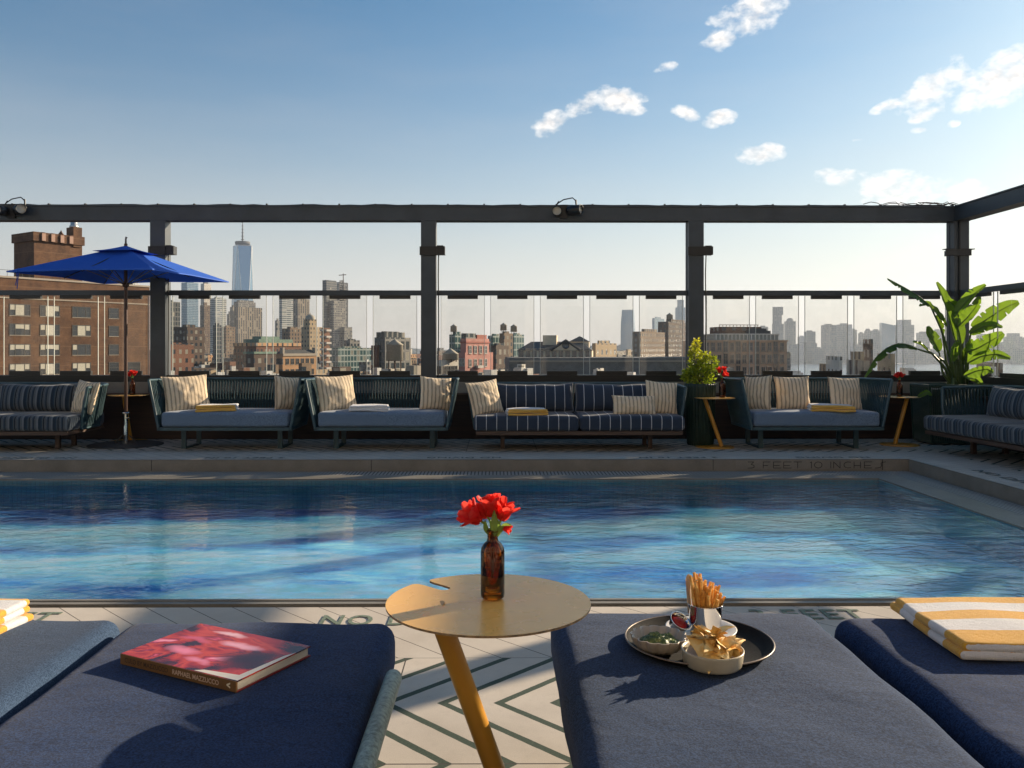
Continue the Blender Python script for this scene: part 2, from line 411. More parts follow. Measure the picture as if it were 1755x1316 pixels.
def water_mat():
    t = NT('pool_water'); N = t.N; L = t.L
    x, y, z = t.xyz()
    # ripples: long swells plus fine chop, stronger towards the right end
    v1 = t.comb(t.M('MULTIPLY', x, .9), t.M('MULTIPLY', y, 1.5), 0.0)
    n1 = t.noise(2.1, 2, .5, v1, .6)
    n2 = t.noise(6.5, 3, .55, v1, .8)
    n3 = t.noise(20, 3, .6, t.comb(t.M('MULTIPLY', x, .7), t.M('MULTIPLY', y, 1.4), 0.0), .5)
    h = t.M('ADD', t.M('ADD', t.M('MULTIPLY', n1, .018), t.M('MULTIPLY', t.M('MULTIPLY', n2, .026), t.ramp(t.noise(.55, 3, .6), [(.38, (.12, .12, .12)), (.60, (1.0, 1.0, 1.0))]))), t.M('MULTIPLY', n3, .0030))
    amp = t.M('ADD', .62, t.M('MULTIPLY', t.M('ADD', x, .5, clamp=True), .38))
    amp = t.M('ADD', .26, t.M('MULTIPLY', t.M('DIVIDE', t.M('ADD', x, .8), 4.5, clamp=True), .85))
    h = t.M('MULTIPLY', h, amp)
    nb = t.bump(h, 1.0, 1.0)
    fr = N.new('ShaderNodeFresnel'); fr.inputs['IOR'].default_value = 1.33; L.new(nb, fr.inputs['Normal'])
    gl = N.new('ShaderNodeBsdfGlossy'); gl.inputs['Roughness'].default_value = .012; L.new(nb, gl.inputs['Normal'])
    gl.inputs['Color'].default_value = (1, 1, 1, 1)
    tr = N.new('ShaderNodeBsdfRefraction'); tr.inputs['Color'].default_value = (.84, .96, 1.0, 1); tr.inputs['IOR'].default_value = 1.33; tr.inputs['Roughness'].default_value = .02; L.new(nb, tr.inputs['Normal'])
    tp = N.new('ShaderNodeBsdfTransparent'); tp.inputs['Color'].default_value = (.9, .98, 1, 1); m_ = N.new('ShaderNodeMixShader'); m_.inputs[0].default_value = .58; L.new(tr.outputs[0], m_.inputs[1]); L.new(tp.outputs[0], m_.inputs[2]); tr = m_
    geo = N.new('ShaderNodeNewGeometry')
    mx = N.new('ShaderNodeMixShader'); L.new(t.M('MULTIPLY', fr.outputs[0], t.M('SUBTRACT', 1.0, geo.outputs['Backfacing'])), mx.inputs[0]); L.new(tr.outputs[0], mx.inputs[1]); L.new(gl.outputs[0], mx.inputs[2])
    L.new(mx.outputs[0], t.out.inputs[0]); N.remove(t.b)
    return t.m
def glass_mat(name='railing_glass', tint=(.95, .95, .94), ior=1.45, rough=0.0):
    t = NT(name); N = t.N; L = t.L
    fr = N.new('ShaderNodeFresnel'); fr.inputs['IOR'].default_value = ior
    gl = N.new('ShaderNodeBsdfGlossy'); gl.inputs['Roughness'].default_value = rough
    tr = N.new('ShaderNodeBsdfTransparent'); tr.inputs['Color'].default_value = tuple(tint) + (1,)
    dirt = t.noise(2.5, 6, .7)
    df = N.new('ShaderNodeBsdfDiffuse'); df.inputs['Color'].default_value = (.7, .68, .62, 1)
    m0 = N.new('ShaderNodeMixShader'); L.new(t.M('MULTIPLY', t.M('SUBTRACT', dirt, .42, clamp=True), .14), m0.inputs[0]); L.new(tr.outputs[0], m0.inputs[1]); L.new(df.outputs[0], m0.inputs[2])
    geo = N.new('ShaderNodeNewGeometry')
    mx = N.new('ShaderNodeMixShader'); L.new(t.M('MULTIPLY', fr.outputs[0], t.M('SUBTRACT', 1.0, geo.outputs['Backfacing'])), mx.inputs[0]); L.new(m0.outputs[0], mx.inputs[1]); L.new(gl.outputs[0], mx.inputs[2])
    L.new(mx.outputs[0], t.out.inputs[0]); N.remove(t.b)
    return t.m
M_mosaic, M_mural, M_water, M_glass = mosaic(), mural(), water_mat(), glass_mat()
M_glass_edge = NT('glass_edge').fin((.55, .58, .54), .3)

def text_mesh(name, body, size, mat, M, parent=None, bold=0.0, thick=.001, sx=1.0, space=1.0, shear=0, align='CENTER'):
    cu = bpy.data.curves.new(name, 'FONT'); cu.body = body; cu.size = size; cu.offset = bold; cu.extrude = thick
    cu.align_x = align; cu.align_y = 'CENTER'; cu.space_character = space; cu.shear = shear; cu.resolution_u = 3
    tmp = bpy.data.objects.new(name, cu); col.objects.link(tmp)
    me = bpy.data.meshes.new_from_object(tmp); bpy.data.objects.remove(tmp)
    me.transform(M @ Matrix.Diagonal((sx, 1, 1, 1)))
    me.materials.clear(); me.materials.append(mat); me.name = name
    o = bpy.data.objects.new(name, me); col.objects.link(o)
    if parent: o.parent = parent
    return o
# ================================================================== SETTING
PX0, PX1, PY0, PY1 = -9.0, 4.48, 3.90, 9.09      # pool opening in the deck
def build_deck():
    mb = MB()
    def slab(x0, y0, x1, y1, mi):
        mb.add([(x0,y0,0),(x1,y0,0),(x1,y1,0),(x0,y1,0)], [(0,1,2,3)], mi)
    C = .64
    slab(PX0, -3, 6.6, 3.26, 0); slab(PX0, 3.26, PX1 + C, PY0, 1); slab(PX1 + C, 3.26, 6.6, 11.4, 0)
    slab(PX1, PY0, PX1 + C, PY1 + C, 1); slab(PX0, PY1, PX1, PY1 + C, 1); slab(PX0, PY1 + C, PX1 + C, 11.4, 0)
    # underside so the deck has a body
    mb.box((PX0, -3, -.40), (6.6, PY0 - .012, -.01), 2); mb.box((PX0, PY1 + .012, -.40), (6.6, 11.4, -.01), 2); mb.box((PX1 + .012, PY0 - .012, -.40), (6.6, PY1 + .012, -.011), 2)
    o = mb.build('deck', [M_deck, M_coping, M_curb]); tag(o, kind='structure')
    return o
deck = build_deck()
M_paint = paint('green_stencil_paint', (.15, .19, .14), .8, 0, .5, 60)
M_paint_dark = paint('dark_stencil_paint', (.14, .15, .13), .8, 0, .5, 40)
ZR = lambda a: Matrix.Rotation(a, 4, 'Z')
T = lambda x, y, z: Matrix.Translation((x, y, z))
def deck_text(body, x, y, size, rz=0, sx=1.5, mat=None):
    return text_mesh('painted_text', body, size, mat or M_paint, T(x, y, .0035) @ ZR(rz), deck, bold=.0025, thick=.0004, sx=sx, space=1.12)
deck_text('NO DIVING', -.365, 3.70, .185, sx=.78)
deck_text('3 FEET', 1.40, 3.77, .19, sx=.86)
deck_text('3 FEET', -2.22, 3.75, .19, sx=.86)
for tx, body in ((-5.0, 'NO DIVING'), (-2.75, '3 FEET 10 IN'), (-.35, 'NO DIVING'), (2.0, '3 FEET 10 IN'), (3.7, 'NO DIVING')):
    deck_text(body, tx, PY1 + .13, .13, math.pi, 1.1, M_paint_dark)
deck_text('NO DIVING', PX1 + .24, 7.6, .16, -math.pi/2, 1.4, M_paint_dark)

def build_pool():
    mb = MB(); ZC = -.12
    # curb faces
    t_ = .012
    mb.box((PX0, PY1, ZC - .03), (PX1 + t_, PY1 + t_, -.004)); mb.box((PX1, PY0, ZC - .03), (PX1 + t_, PY1, -.004)); mb.box((PX0, PY0 - t_, ZC - .03), (PX1 + t_, PY0, -.004))
    # joints in the curb
    curb = mb.build('pool_curb', [M_curb]); tag(curb, kind='structure')
    g = MB()
    j = MB()
    for x in (-7.0, -3.72, -1.35, 2.35, 4.19):
        j.box((x, PY1 - .002, ZC), (x + .006, PY1, -.004))
    jo = j.build('joint', M_black, curb)
    def ring(mb, a, b, z0, z1, mi=0, na=None, nb=None):
        # strip between inset a and inset b of the opening (three sides), near side may differ
        x1, y0, y1 = PX1, PY0, PY1
        na = a if na is None else na; nb = b if nb is None else nb
        mb.box((PX0, y1 - b, z0), (x1 - a, y1 - a, z1), mi)
        mb.box((x1 - b, y0 + nb, z0), (x1 - a, y1 - b, z1), mi)
        mb.box((PX0, y0 + na, z0), (x1 - a, y0 + nb, z1), mi)
    ring(g, .035, .30, ZC - .02, ZC - .006)
    go = g.build('overflow_grate', M_grate, curb)
    s = MB(); ring(s, .315, .56, ZC - .25, ZC - .002, 0, .455, .50)
    # raised nosing at the water's edge
    ring(s, .56, .60, ZC - .25, ZC + .004, 0, .50, .525)
    so = s.build('edge_stone', M_strip); tag(so, kind='structure')
    b = MB(); ring(b, .60, .61, -.60, ZC - .012, 0, .525, .535)
    bo = b.build('pool_wall', M_mosaic); tag(bo, kind='structure')
    # black gutter block stands for the shade under the grate
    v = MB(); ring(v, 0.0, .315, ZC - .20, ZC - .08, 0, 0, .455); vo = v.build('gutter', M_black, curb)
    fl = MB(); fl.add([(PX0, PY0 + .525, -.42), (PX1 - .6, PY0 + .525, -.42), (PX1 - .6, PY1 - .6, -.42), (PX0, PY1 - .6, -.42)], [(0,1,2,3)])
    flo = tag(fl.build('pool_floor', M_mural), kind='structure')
    w = MB(); w.add([(PX0, PY0 + .533, -.132), (PX1 - .608, PY0 + .533, -.132), (PX1 - .608, PY1 - .608, -.132), (PX0, PY1 - .608, -.132)], [(0,1,2,3)])
    wo = tag(w.build('pool_water', M_water), kind='structure')
    # depth marker tile with its lettering, art-deco strokes
    m = MB(); m.box((2.60, PY1 - .004, -.112), (4.17, PY1, -.008)); mo = m.build('depth_marker', stone('marker_stone', (.22, .20, .17), (.29, .26, .22), .5), curb)
    L = {'3': [[(0,1),(.75,1),(.42,.62),(.8,.42),(.8,.12),(.5,0),(0,0)]], 'F': [[(0,0),(0,1),(.9,1)], [(0,.42),(.6,.42)]],
         'E': [[(1,1),(0,1),(0,0),(1,0)], [(0,.42),(.8,.42)]], 'T': [[(0,1),(1,1)], [(.5,1),(.5,0)]], '1': [[(0,.85),(.16,1),(.16,0)]],
         '0': [[(.5 + .5*math.cos(a), .5 + .5*math.sin(a)) for a in [k*math.pi/8 for k in range(17)]]],
         'I': [[(0,0),(0,1)]], 'N': [[(0,0),(0,1),(.85,0),(.85,1)]], 'C': [[(.9,.95),(.5,1),(.15,.85),(0,.5),(.15,.15),(.5,0),(.9,.05)]],
         'H': [[(0,0),(0,1)], [(.85,0),(.85,1)], [(0,.42),(.85,.42)]], 'S': [[(1.45,1),(1.0,.92),(.85,.7),(.95,.4),(.8,.12),(.4,0),(.1,0)]]}
    W = {'1': .3, 'I': .12, ' ': .55, '3': .95, 'S': 1.3}
    s = 'IO'; x = 2.73; h = .066; sx = .082; lt = MB()
    lt_path = '3 FEET 10 INCHES'
    for ch in lt_path:
        for st in L.get(ch, []):
            for a, b in zip(st, st[1:]):
                pa = Vector((x + a[0]*sx, PY1 - .0055, -.096 + a[1]*h)); pb = Vector((x + b[0]*sx, PY1 - .0055, -.096 + b[1]*h))
                d = (pb - pa).normalized(); nrm = Vector((-d.z, 0, d.x)) * .0032
                f = Vector((0, -.001, 0)); e = d * .003
                lt.add([pa - nrm - e, pb - nrm + e, pb + nrm + e, pa + nrm - e, pa - nrm - e + f, pb - nrm + e + f, pb + nrm + e + f, pa + nrm - e + f], [(0,1,2,3),(7,6,5,4),(0,4,5,1),(1,5,6,2),(2,6,7,3),(3,7,4,0)])
        x += (W.get(ch, 1.1) * sx) + .021
    lt.build('depth_text', M_black, mo)
build_pool()

# ------------------------------------------------------------------ parapet and glass railing
RY = 11.30; RX = 6.23
def parapet():
    t = empty('parapet_wall', (0, 11.2, 0), 0, 'long low parapet clad in dark wood with pale render above, behind the sofas', 'wall')
    t2 = empty('parapet_wall', (6.2, 5, 0), 0, 'low wood-clad parapet running towards the viewer behind the right-hand sofa', 'wall')
    a = MB(); a.box((PX0, 11.12 - 11.2, 0), (6.05, .02, .585)); a.build('wood_cladding', M_darkwood, t)
    a = MB(); a.box((PX0, 11.08 - 11.2, .585), (6.05, .04, .61)); a.build('ledge', M_wood, t)
    a = MB(); a.box((PX0, .0, .61), (6.05, .25, .752)); a.box((PX0, .05, -.3), (6.05, .25, .60)); a.build('render', M_wall, t)
    a = MB(); a.box((6.05 - 6.2, -8, 0), (.0, 6.1, .585)); a.build('wood_cladding', M_darkwood, t2)
    a = MB(); a.box((6.01 - 6.2, -8, .585), (.02, 6.1, .61)); a.build('ledge', M_wood, t2)
    a = MB(); a.box((-.02, -8, .61), (.2, 6.4, .752)); a.box((.0, -8, -.3), (.2, 6.4, .60)); a.build('render', M_wall, t2)
    return t
parapet()

def rail_system():
    posts = [-8.1, -4.50, -.90, 2.675, RX]
    t = empty('glass_railing', (0, RY, 0), 0, 'tall anthracite post-and-beam frame with glass panels along the far side of the roof', 'railing')
    x0, x1 = -9.5, RX
    zc0, zb0, zb1, zc1 = .75, .842, .90, 0
    m = MB(); m.box((x0, -.10, 2.905), (x1 + .11, .10, 3.10)); m.box((x0, -.115, 3.085), (x1 + .11, .115, 3.105)); m.build('top_beam', M_frame, t)
    for a, b in zip(posts, posts[1:]):
        a2, b2 = a + .105, b - .105
        m = MB(); m.box((a2, -.03, 1.912), (b2, .035, 1.978)); m.build('middle_rail', M_frame, t)
        m = MB(); m.box((a2, -.06, .754), (b2, .06, .842)); m.build('bottom_rail', M_black, t)
        n = 5; pitch = (b2 - a2 - .03) / n
        for k in range(n):
            p0 = a2 + .015 + k * pitch; w = pitch - .085
            g = MB(); g.box((p0 + .042, -.006, .846), (p0 + .042 + w, .006, 1.908)); 
            go = g.build('glass_panel', M_glass, t)
            for xx in (p0 + .042, p0 + .042 + w):
                e = MB(); e.box((xx - .003, -.0065, .847), (xx + .003, .0065, 1.907)); e.build('panel_edge', M_glass_edge, go)
            for (za, zb) in ((1.865, 1.910), (.843, .898)):
                c = MB(); c.box((p0 + .13, -.028, za), (p0 + pitch - .13, .028, zb)); c.build('clamp', M_black, t)
    for i, x in enumerate(posts):
        m = MB(); m.box((x - .10, -.10, 0.755), (x + .10, .10, 2.904)); m.box((x - .106, .015, .76), (x - .10, .06, 2.9)); m.box((x - .12, -.115, -.0), (x + .12, .115, .757)) ; 
        po = m.build('post', M_frame, t)
        if i < 4:
            b = MB(); b.box((x - .115, -.13, 2.44), (x + .115, -.101, 2.55)); b.box((x - .115, -.13, 2.548), (x + .12, .02, 2.556)); b.box((x + .101, -.12, 2.45), (x + .22, .0, 2.56)); b.box((x + .115, -.13, 2.556), (x + .20, -.02, 2.57))
            bo = b.build('bracket_box', M_black, po)
            c = MB(); c.tube([(x + .135, -.08, 2.45), (x + .13, -.07, 2.2), (x + .135, -.075, 1.6), (x + .128, -.07, .9), (x + .13, -.07, .76)], .008, 6); c.build('cable', M_black, po)
        else:
            b = MB(); b.box((x - .22, -.14, 2.44), (x + .11, -.101, 2.52)); b.box((x - .24, -.15, 2.52), (x + .15, -.06, 2.53)); b.box((x - .235, -.15, 2.43), (x - .20, -.10, 2.50)); b.build('bracket_box', M_black, po)
            b = MB(); b.box((x - .045, -.125, .76), (x - .03, -.101, 2.9)); b.build('cable', M_black, po)
    # side railing towards the camera
    t2 = empty('glass_railing', (RX, 5, 0), 0, 'anthracite post-and-beam glass railing along the right edge of the roof, behind the plant', 'railing')
    m = MB(); m.box((-.10, -9, 2.906), (.10, RY - .105 - 5, 3.099)); m.box((-.115, -9, 3.086), (.115, RY - .12 - 5, 3.104)); m.build('top_beam', M_frame, t2)
    ys = [-1.0, 3.35, 7.35, 11.30]
    for a, b in zip(ys, ys[1:]):
        a2, b2 = a + .105 - 5, b - .105 - 5
        m = MB(); m.box((-.035, a2, 1.912), (.03, b2, 1.978)); m.build('middle_rail', M_frame, t2)
        m = MB(); m.box((-.06, a2, .754), (.06, b2, .842)); m.build('bottom_rail', M_black, t2)
        n = 5; pitch = (b2 - a2 - .03) / n
        for k in range(n):
            p0 = a2 + .015 + k * pitch; w = pitch - .085
            g = MB(); g.box((-.006, p0 + .042, .846), (.006, p0 + .042 + w, 1.908)); go = g.build('glass_panel', M_glass, t2)
            for yy in (p0 + .042, p0 + .042 + w):
                e = MB(); e.box((-.0065, yy - .003, .847), (.0065, yy + .003, 1.907)); e.build('panel_edge', M_glass_edge, go)
            for (za, zb) in ((1.865, 1.910), (.843, .898)):
                c = MB(); c.box((-.028, p0 + .13, za), (.028, p0 + pitch - .13, zb)); c.build('clamp', M_black, t2)
    for y in ys[:-1]:
        m = MB(); m.box((-.10, y - 5 - .10, 0.0), (.10, y - 5 + .10, 2.904)); m.build('post', M_frame, t2)
rail_system()

def top_cable():
    m = MB(); pts = []
    random.seed(3)
    x = -9.0
    while x < 6.2:
        pts.append((x, RY - .02 + random.uniform(-.015, .015), 3.118 + random.uniform(-.002, .010))); x += .16
    m.tube(pts, .008, 6)
    x = -8.9
    while x < 6.2:
        m.box((x, RY - .04, 3.105), (x + .022, RY + .0, 3.138)); x += .485
    o = m.build('lighting_cable', M_black); tag(o, 'thin black cable clipped along the top of the long roof beam', 'cable')
    m = MB(); random.seed(9)
    for k in range(4):
        pts = []
        x = 4.95 + .25 * k; 
        while x < 6.25: pts.append((x, RY + random.uniform(-.05, .05), 3.125 + random.uniform(0, .05))); x += .09
        m.tube(pts, .005, 5)
    o = m.build('tangled_wire', paint('tan_wire', (.09, .06, .045), .7)); tag(o, 'tangle of loose wires lying on the beam beside the corner post', 'wires')
top_cable()

def spot(x, label, turn):
    t = empty('beam_spotlight', (x, RY - .14, 2.98), 0, label, 'spotlight', 'twin spotlights fixed to the long beam')
    m = MB(); m.box((-.05, .0, -.05), (.05, .06, .12)); m.tube([(-.08, .03, .15), (.0, .02, .20), (.12, .02, .225), (.17, .02, .18)], .008, 6); m.tube([(-.10, .03, .12), (-.06, .03, .18)], .010, 6); m.tube([(.17, .03, .12), (.165, .03, .2)], .012, 6)
    m.build('mounting_arm', M_black, t)
    for (cx, d, r) in ((-.09, Vector((-.12, -1, -.05)), .062), (.14, Vector((turn, -.55, .0)), .066)):
        d.normalize(); c = Vector((cx, -.05, .03 if cx < 0 else .05)); q = d.to_track_quat('Z', 'Y').to_matrix().to_4x4()
        MM = T(*c) @ q
        h = MB()
        tmp = MB(); tmp.lathe([(0, -.10), (r*.8, -.10), (r, -.07), (r, .10), (r*.93, .10), (r*.9, .06)], n=24)
        h.add([MM @ v for v in tmp.v], tmp.f, 0, True)
        ho = h.build('lamp_head', M_black, t)
        tmp = MB(); tmp.lathe([(0, .065), (r*.5, .065), (r*.92, .075), (r*.93, .098)], n=24)
        l = MB(); l.add([MM @ v for v in tmp.v], tmp.f, 0, True); l.build('lens', M_lens, ho)
    return t
spot(-6.42, 'twin spotlight at the left end of the long beam, above the brick tower', .5)
spot(.90, 'twin spotlight on the long beam above the pinstriped sofa', .9)
# ================================================================== FURNITURE
def cords(mb, top, bot, n, r=.006, lean=.5, seed=0, mi=0):
    """woven cords between two rails given as functions of 0..1: alternating slanted pairs with slits between groups"""
    rnd = random.Random(seed)
    for k in range(n):
        f = (k + .5) / n
        s_ = (1 if k % 2 else -1) * lean / n
        a = top(min(1, max(0, f - s_))); b = bot(min(1, max(0, f + s_)))
        mid = a.lerp(b, .5)
        mb.tube([a, a.lerp(b, .33) + Vector((0, 0, 0)), a.lerp(b, .66), b], [r, r*1.05, r*1.25, r*1.45], 5, mi, False, True)

def polyf(pts):
    pts = [Vector(p) for p in pts]; ls = [(b - a).length for a, b in zip(pts, pts[1:])]; tot = sum(ls)
    def f(t):
        d = t * tot
        for a, b, l in zip(pts, pts[1:], ls):
            if d <= l: return a.lerp(b, d / l)
            d -= l
        return pts[-1]
    return f

def rope_sofa(loc, label):
    t = empty('rope_sofa', loc, 0, label, 'sofa', 'teal rope sofas lined up beyond the pool')
    W = .765; D = .80; FL = .115
    # base frame
    m = MB()
    rail = [(-W, .0, .262), (-W, D, .262), (W, D, .262), (W, 0, .262)]
    m.box((-W, -.018, .243), (W, .018, .280)); m.box((-W, D-.02, .245), (W, D+.015, .279))
    m.box((-W-.012, -.018, .2435), (-W+.02, D+.015, .2795)); m.box((W-.02, -.018, .2435), (W+.012, D+.015, .2795))
    for x in (-.4, 0, .4): m.box((x-.02, .018, .25), (x+.02, D-.02, .272))
    m.build('base_frame', M_teal, t)
    for sgn in (-1, 1):
        l = MB(); x = sgn * .575
        l.box((x-.028, .27, .012), (x+.028, .292, .243)); l.box((x-.028, .27, .0), (x+.028, .80, .0125)); l.box((x-.028, .778, .0125), (x+.028, .80, .245))
        l.build('leg', M_teal, t)
    # rails of the shell
    TL = (-W-FL, .0, .83); BL = (-W-FL+.02, D+.11, .815); BR = (W+FL-.02, D+.11, .815); TR = (W+FL, .0, .83)
    r = MB(); r.tube([TL, BL], .016, 8); r.tube([BL, BR], .016, 8); r.tube([BR, TR], .016, 8)
    r.tube([(-W, 0, .26), TL], .017, 8); r.tube([(W, 0, .26), TR], .017, 8)
    r.tube([(-W, D, .26), BL], .014, 8); r.tube([(W, D, .26), BR], .014, 8)
    r.build('shell_frame', M_teal, t)
    b = MB(); cords(b, polyf([BL, BR]), polyf([(-W, D, .27), (W, D, .27)]), 92, .0062, .9, 1)
    bk = b.build('back_weave', M_cord, t)
    for sgn, a0, b0 in ((-1, TL, BL), (1, TR, BR)):
        a = MB(); cords(a, polyf([a0, b0]), polyf([(sgn*W, 0, .27), (sgn*W, D, .27)]), 40, .0062, 1.1, 2)
        a.build('arm_weave', M_cord, t)
    c = MB(); c.rbox((0, .375, .368), (2*W - .05, .76, .172), .035, 10, 0, .012, wob=.004, seed=loc[0])
    c.build('seat_cushion', M_cushion, t, weld=True)
    return t
SOFA_Y = 9.80
s2 = rope_sofa((-3.16, SOFA_Y, 0), 'teal rope sofa with slate cushion and a yellow towel, just right of the blue umbrella')
s3 = dup(s2, (-1.34, SOFA_Y, 0), 0, 'teal rope sofa with slate cushion and a white towel, left of the pinstriped sofa')
s5 = dup(s2, (3.755, SOFA_Y, 0), 0, 'teal rope sofa with slate cushion and three cream pillows, right of the green shrub')

def stripe_sofa(loc, rz, label, mat, W=1.225, zz=.0):
    t = empty('daybed_sofa', loc, rz, label, 'sofa')
    D = .92
    m = MB(); m.box((-W+.03, .01, .20), (W-.03, .04, .242)); m.box((-W+.03, D-.04, .20), (W-.03, D, .242)); m.box((-W+.03, .04, .201), (-W+.06, D-.04, .241)); m.box((W-.06, .04, .201), (W-.03, D-.04, .241))
    for k in range(9):
        y = .09 + k * .088; m.box((-W+.06, y, .215), (W-.06, y+.06, .236))
    m.build('platform', M_wood, t)
    for sx in (-1, 1):
        for y in (.40, .78):
            l = MB(); x = sx * (W - .34); l.box((x-.024, y-.024, 0), (x+.024, y+.024, .20)); l.build('leg', M_wood, t)
    for sx in (-1, 1):
        c = MB(); c.rbox((sx * W/2, .44, .333), (W - .012, .90, .172), .045, 10, 0, .012, wob=.006, seed=sx*3+loc[0]); c.build('seat_cushion', mat, t, weld=True)
    # curved woven shell: low back wrapping into the arms
    n = 40
    def base(f):
        a = f * 2 - 1
        if abs(a) > .62: 
            k = (abs(a) - .62) / .38; s_ = 1 if a > 0 else -1
            ang = min(1, k / .45) * math.pi / 2; rr = .22
            if k < .45: return Vector((s_ * (W - rr - .01 + rr * math.sin(ang)), D - .0 - rr + rr * math.cos(ang), .25))
            return Vector((s_ * (W - .01), D - rr - (k - .45)/.55 * .42, .25))
        return Vector((a / .62 * (W - .23), D, .25))
    def top(f):
        p = base(f); a = f * 2 - 1; k = max(0, (abs(a) - .62) / .38)
        q = Vector((p.x * 1.045 + (.02 if p.x > 0 else -.02), p.y + .07 * (1 - k), .755 - .02 * k)); return q
    r = MB(); r.tube([top(i/60) for i in range(61)], .017, 8); r.tube([base(i/60) for i in range(61)], .014, 8)
    r.tube([base(0), base(0).lerp(top(0), .5) + Vector((-.0, -.02, 0)), top(0)], .017, 8); r.tube([base(1), base(1).lerp(top(1), .5) + Vector((0, -.02, 0)), top(1)], .017, 8)
    r.build('shell_frame', M_teal, t)
    b = MB(); cords(b, top, base, 210, .0062, .8, 4); b.build('shell_weave', M_cord, t)
    for sx in (-1, 1):
        c = MB()
        Mx = T(sx * (W/2 - .10 + .0), .68, .595) @ Matrix.Rotation(R(-14), 4, 'X')
        def fn(u, v, s_, w=1.0, h=.345, th=.11):
            a, b_ = u*2-1, v*2-1
            e = (max(0, 1 - abs(a)**3.2) * max(0, 1 - abs(b_)**2.6)) ** .55
            X = w/2 * a * (1 - .03*(1-b_*b_)); Z = h/2 * b_ * (1 + .02 - .10*(1-abs(a)**1.5)*(b_>0)) + .012 * noise.noise(Vector((a*2.5, b_, sx + loc[0])))
            return Mx @ Vector((X, -s_ * th * e, Z))
        c.grid(lambda u, v: fn(u, v, 1), 26, 14); c.grid(lambda u, v: fn(u, v, -1), 26, 14)
        edge = [fn(u/26, v, 1) for (u, v) in [(k, 0) for k in range(27)]] + [fn(1, v/14, 1) for v in range(1, 15)] + [fn(1-u/26, 1, 1) for u in range(1, 27)] + [fn(0, 1-v/14, 1) for v in range(1, 15)]
        c.build('back_cushion', mat, t, weld=True)
        e = MB(); e.tube(edge, .006, 6, 0, False); e.build('piping', M_pillow_cord, t)
    return t
M_pillow_cord = paint('pale_piping', (.22, .23, .25), .8)
s4 = stripe_sofa((.965, 9.68, 0), 0, 'navy pinstriped sofa on wooden legs, in the middle of the row', M_pin)
s1 = stripe_sofa((-6.12, 9.68, 0), 0, 'grey and navy broad-striped sofa at the left edge beside the umbrella', M_broad)
# right-hand sofa faces the pool from the side
s6 = stripe_sofa((5.09, 8.62, 0), R(-90 + 3.6), 'grey and navy broad-striped sofa at the right edge, set sideways along the railing', M_broad)

# ---- scatter pillows
def pillow(px, py_bot, Y, w, h, yaw, tilt, label, th=.075, roll=0, seed=0):
    p = P(px, py_bot, Y)
    m = MB(); rnd = random.Random(seed)
    def fn(u, v, s_):
        a, b = u*2-1, v*2-1
        e = (max(0, 1-a*a) * max(0, 1-b*b)) ** .5
        X = w/2 * a * (1 - .075*(1-b*b)); Z = h/2 * b * (1 - .075*(1-a*a))
        wr = noise.noise(Vector((a*2.2 + seed*7, b*2.2, s_))) * .018 * e + noise.noise(Vector((a*5 + seed*3, b*5, s_*2))) * .008
        return Vector((X, -s_ * (th * e * (1 + .12*noise.noise(Vector((a*1.5, b*1.5, seed))))) + wr, Z + h/2))
    m.grid(lambda u, v: fn(u, v, 1), 24, 24); m.grid(lambda u, v: fn(u, v, -1), 24, 24)
    o = m.build('scatter_pillow', M_pillow, None, weld=True)
    o.location = p; o.rotation_euler = Euler((-R(tilt), R(roll), R(yaw)), 'XYZ')
    tag(o, label, 'pillow', 'cream ticking-striped pillows on the sofas')
    return o
pillow(141, 708, 10.12, .40, .40, -30, 14, 'cream striped pillow at the right end of the left-edge striped sofa', seed=1, roll=4)
pillow(325, 705, 10.16, .56, .45, 41, 15, 'large cream striped pillow at the left end of the sofa next to the umbrella', seed=2, roll=-2)
pillow(493, 703, 10.20, .36, .42, 48, 10, 'narrow-looking cream striped pillow turned against the right arm of the sofa next to the umbrella', seed=3, roll=6)
pillow(582, 705, 10.16, .53, .45, 41, 15, 'large cream striped pillow at the left end of the sofa with the white towel', seed=4, roll=-1)
pillow(746, 703, 10.15, .40, .41, 22, 12, 'cream striped pillow leaning on the right arm of the sofa with the white towel', seed=5, roll=5)
pillow(838, 711, 10.0, .48, .42, 40, 15, 'cream striped pillow at the left end of the pinstriped sofa', seed=6, roll=-5)
pillow(1134, 711, 10.02, .41, .41, 10, 13, 'square cream striped pillow at the right end of the pinstriped sofa', seed=7, roll=5)
pillow(1088, 712, 9.86, .53, .24, 5, 16, 'small oblong cream striped pillow in front of the square one on the pinstriped sofa', th=.065, seed=8, roll=1)
pillow(1299, 703, 10.10, .36, .42, -46, 10, 'cream striped pillow turned against the left arm of the sofa right of the shrub', seed=9, roll=-4)
pillow(1362, 703, 10.20, .44, .42, 2, 13, 'middle cream striped pillow standing upright on the sofa right of the shrub', seed=10)
pillow(1453, 705, 10.12, .43, .42, 10, 13, 'cream striped pillow behind the yellow-edged towel on the sofa right of the shrub', seed=11, roll=2)

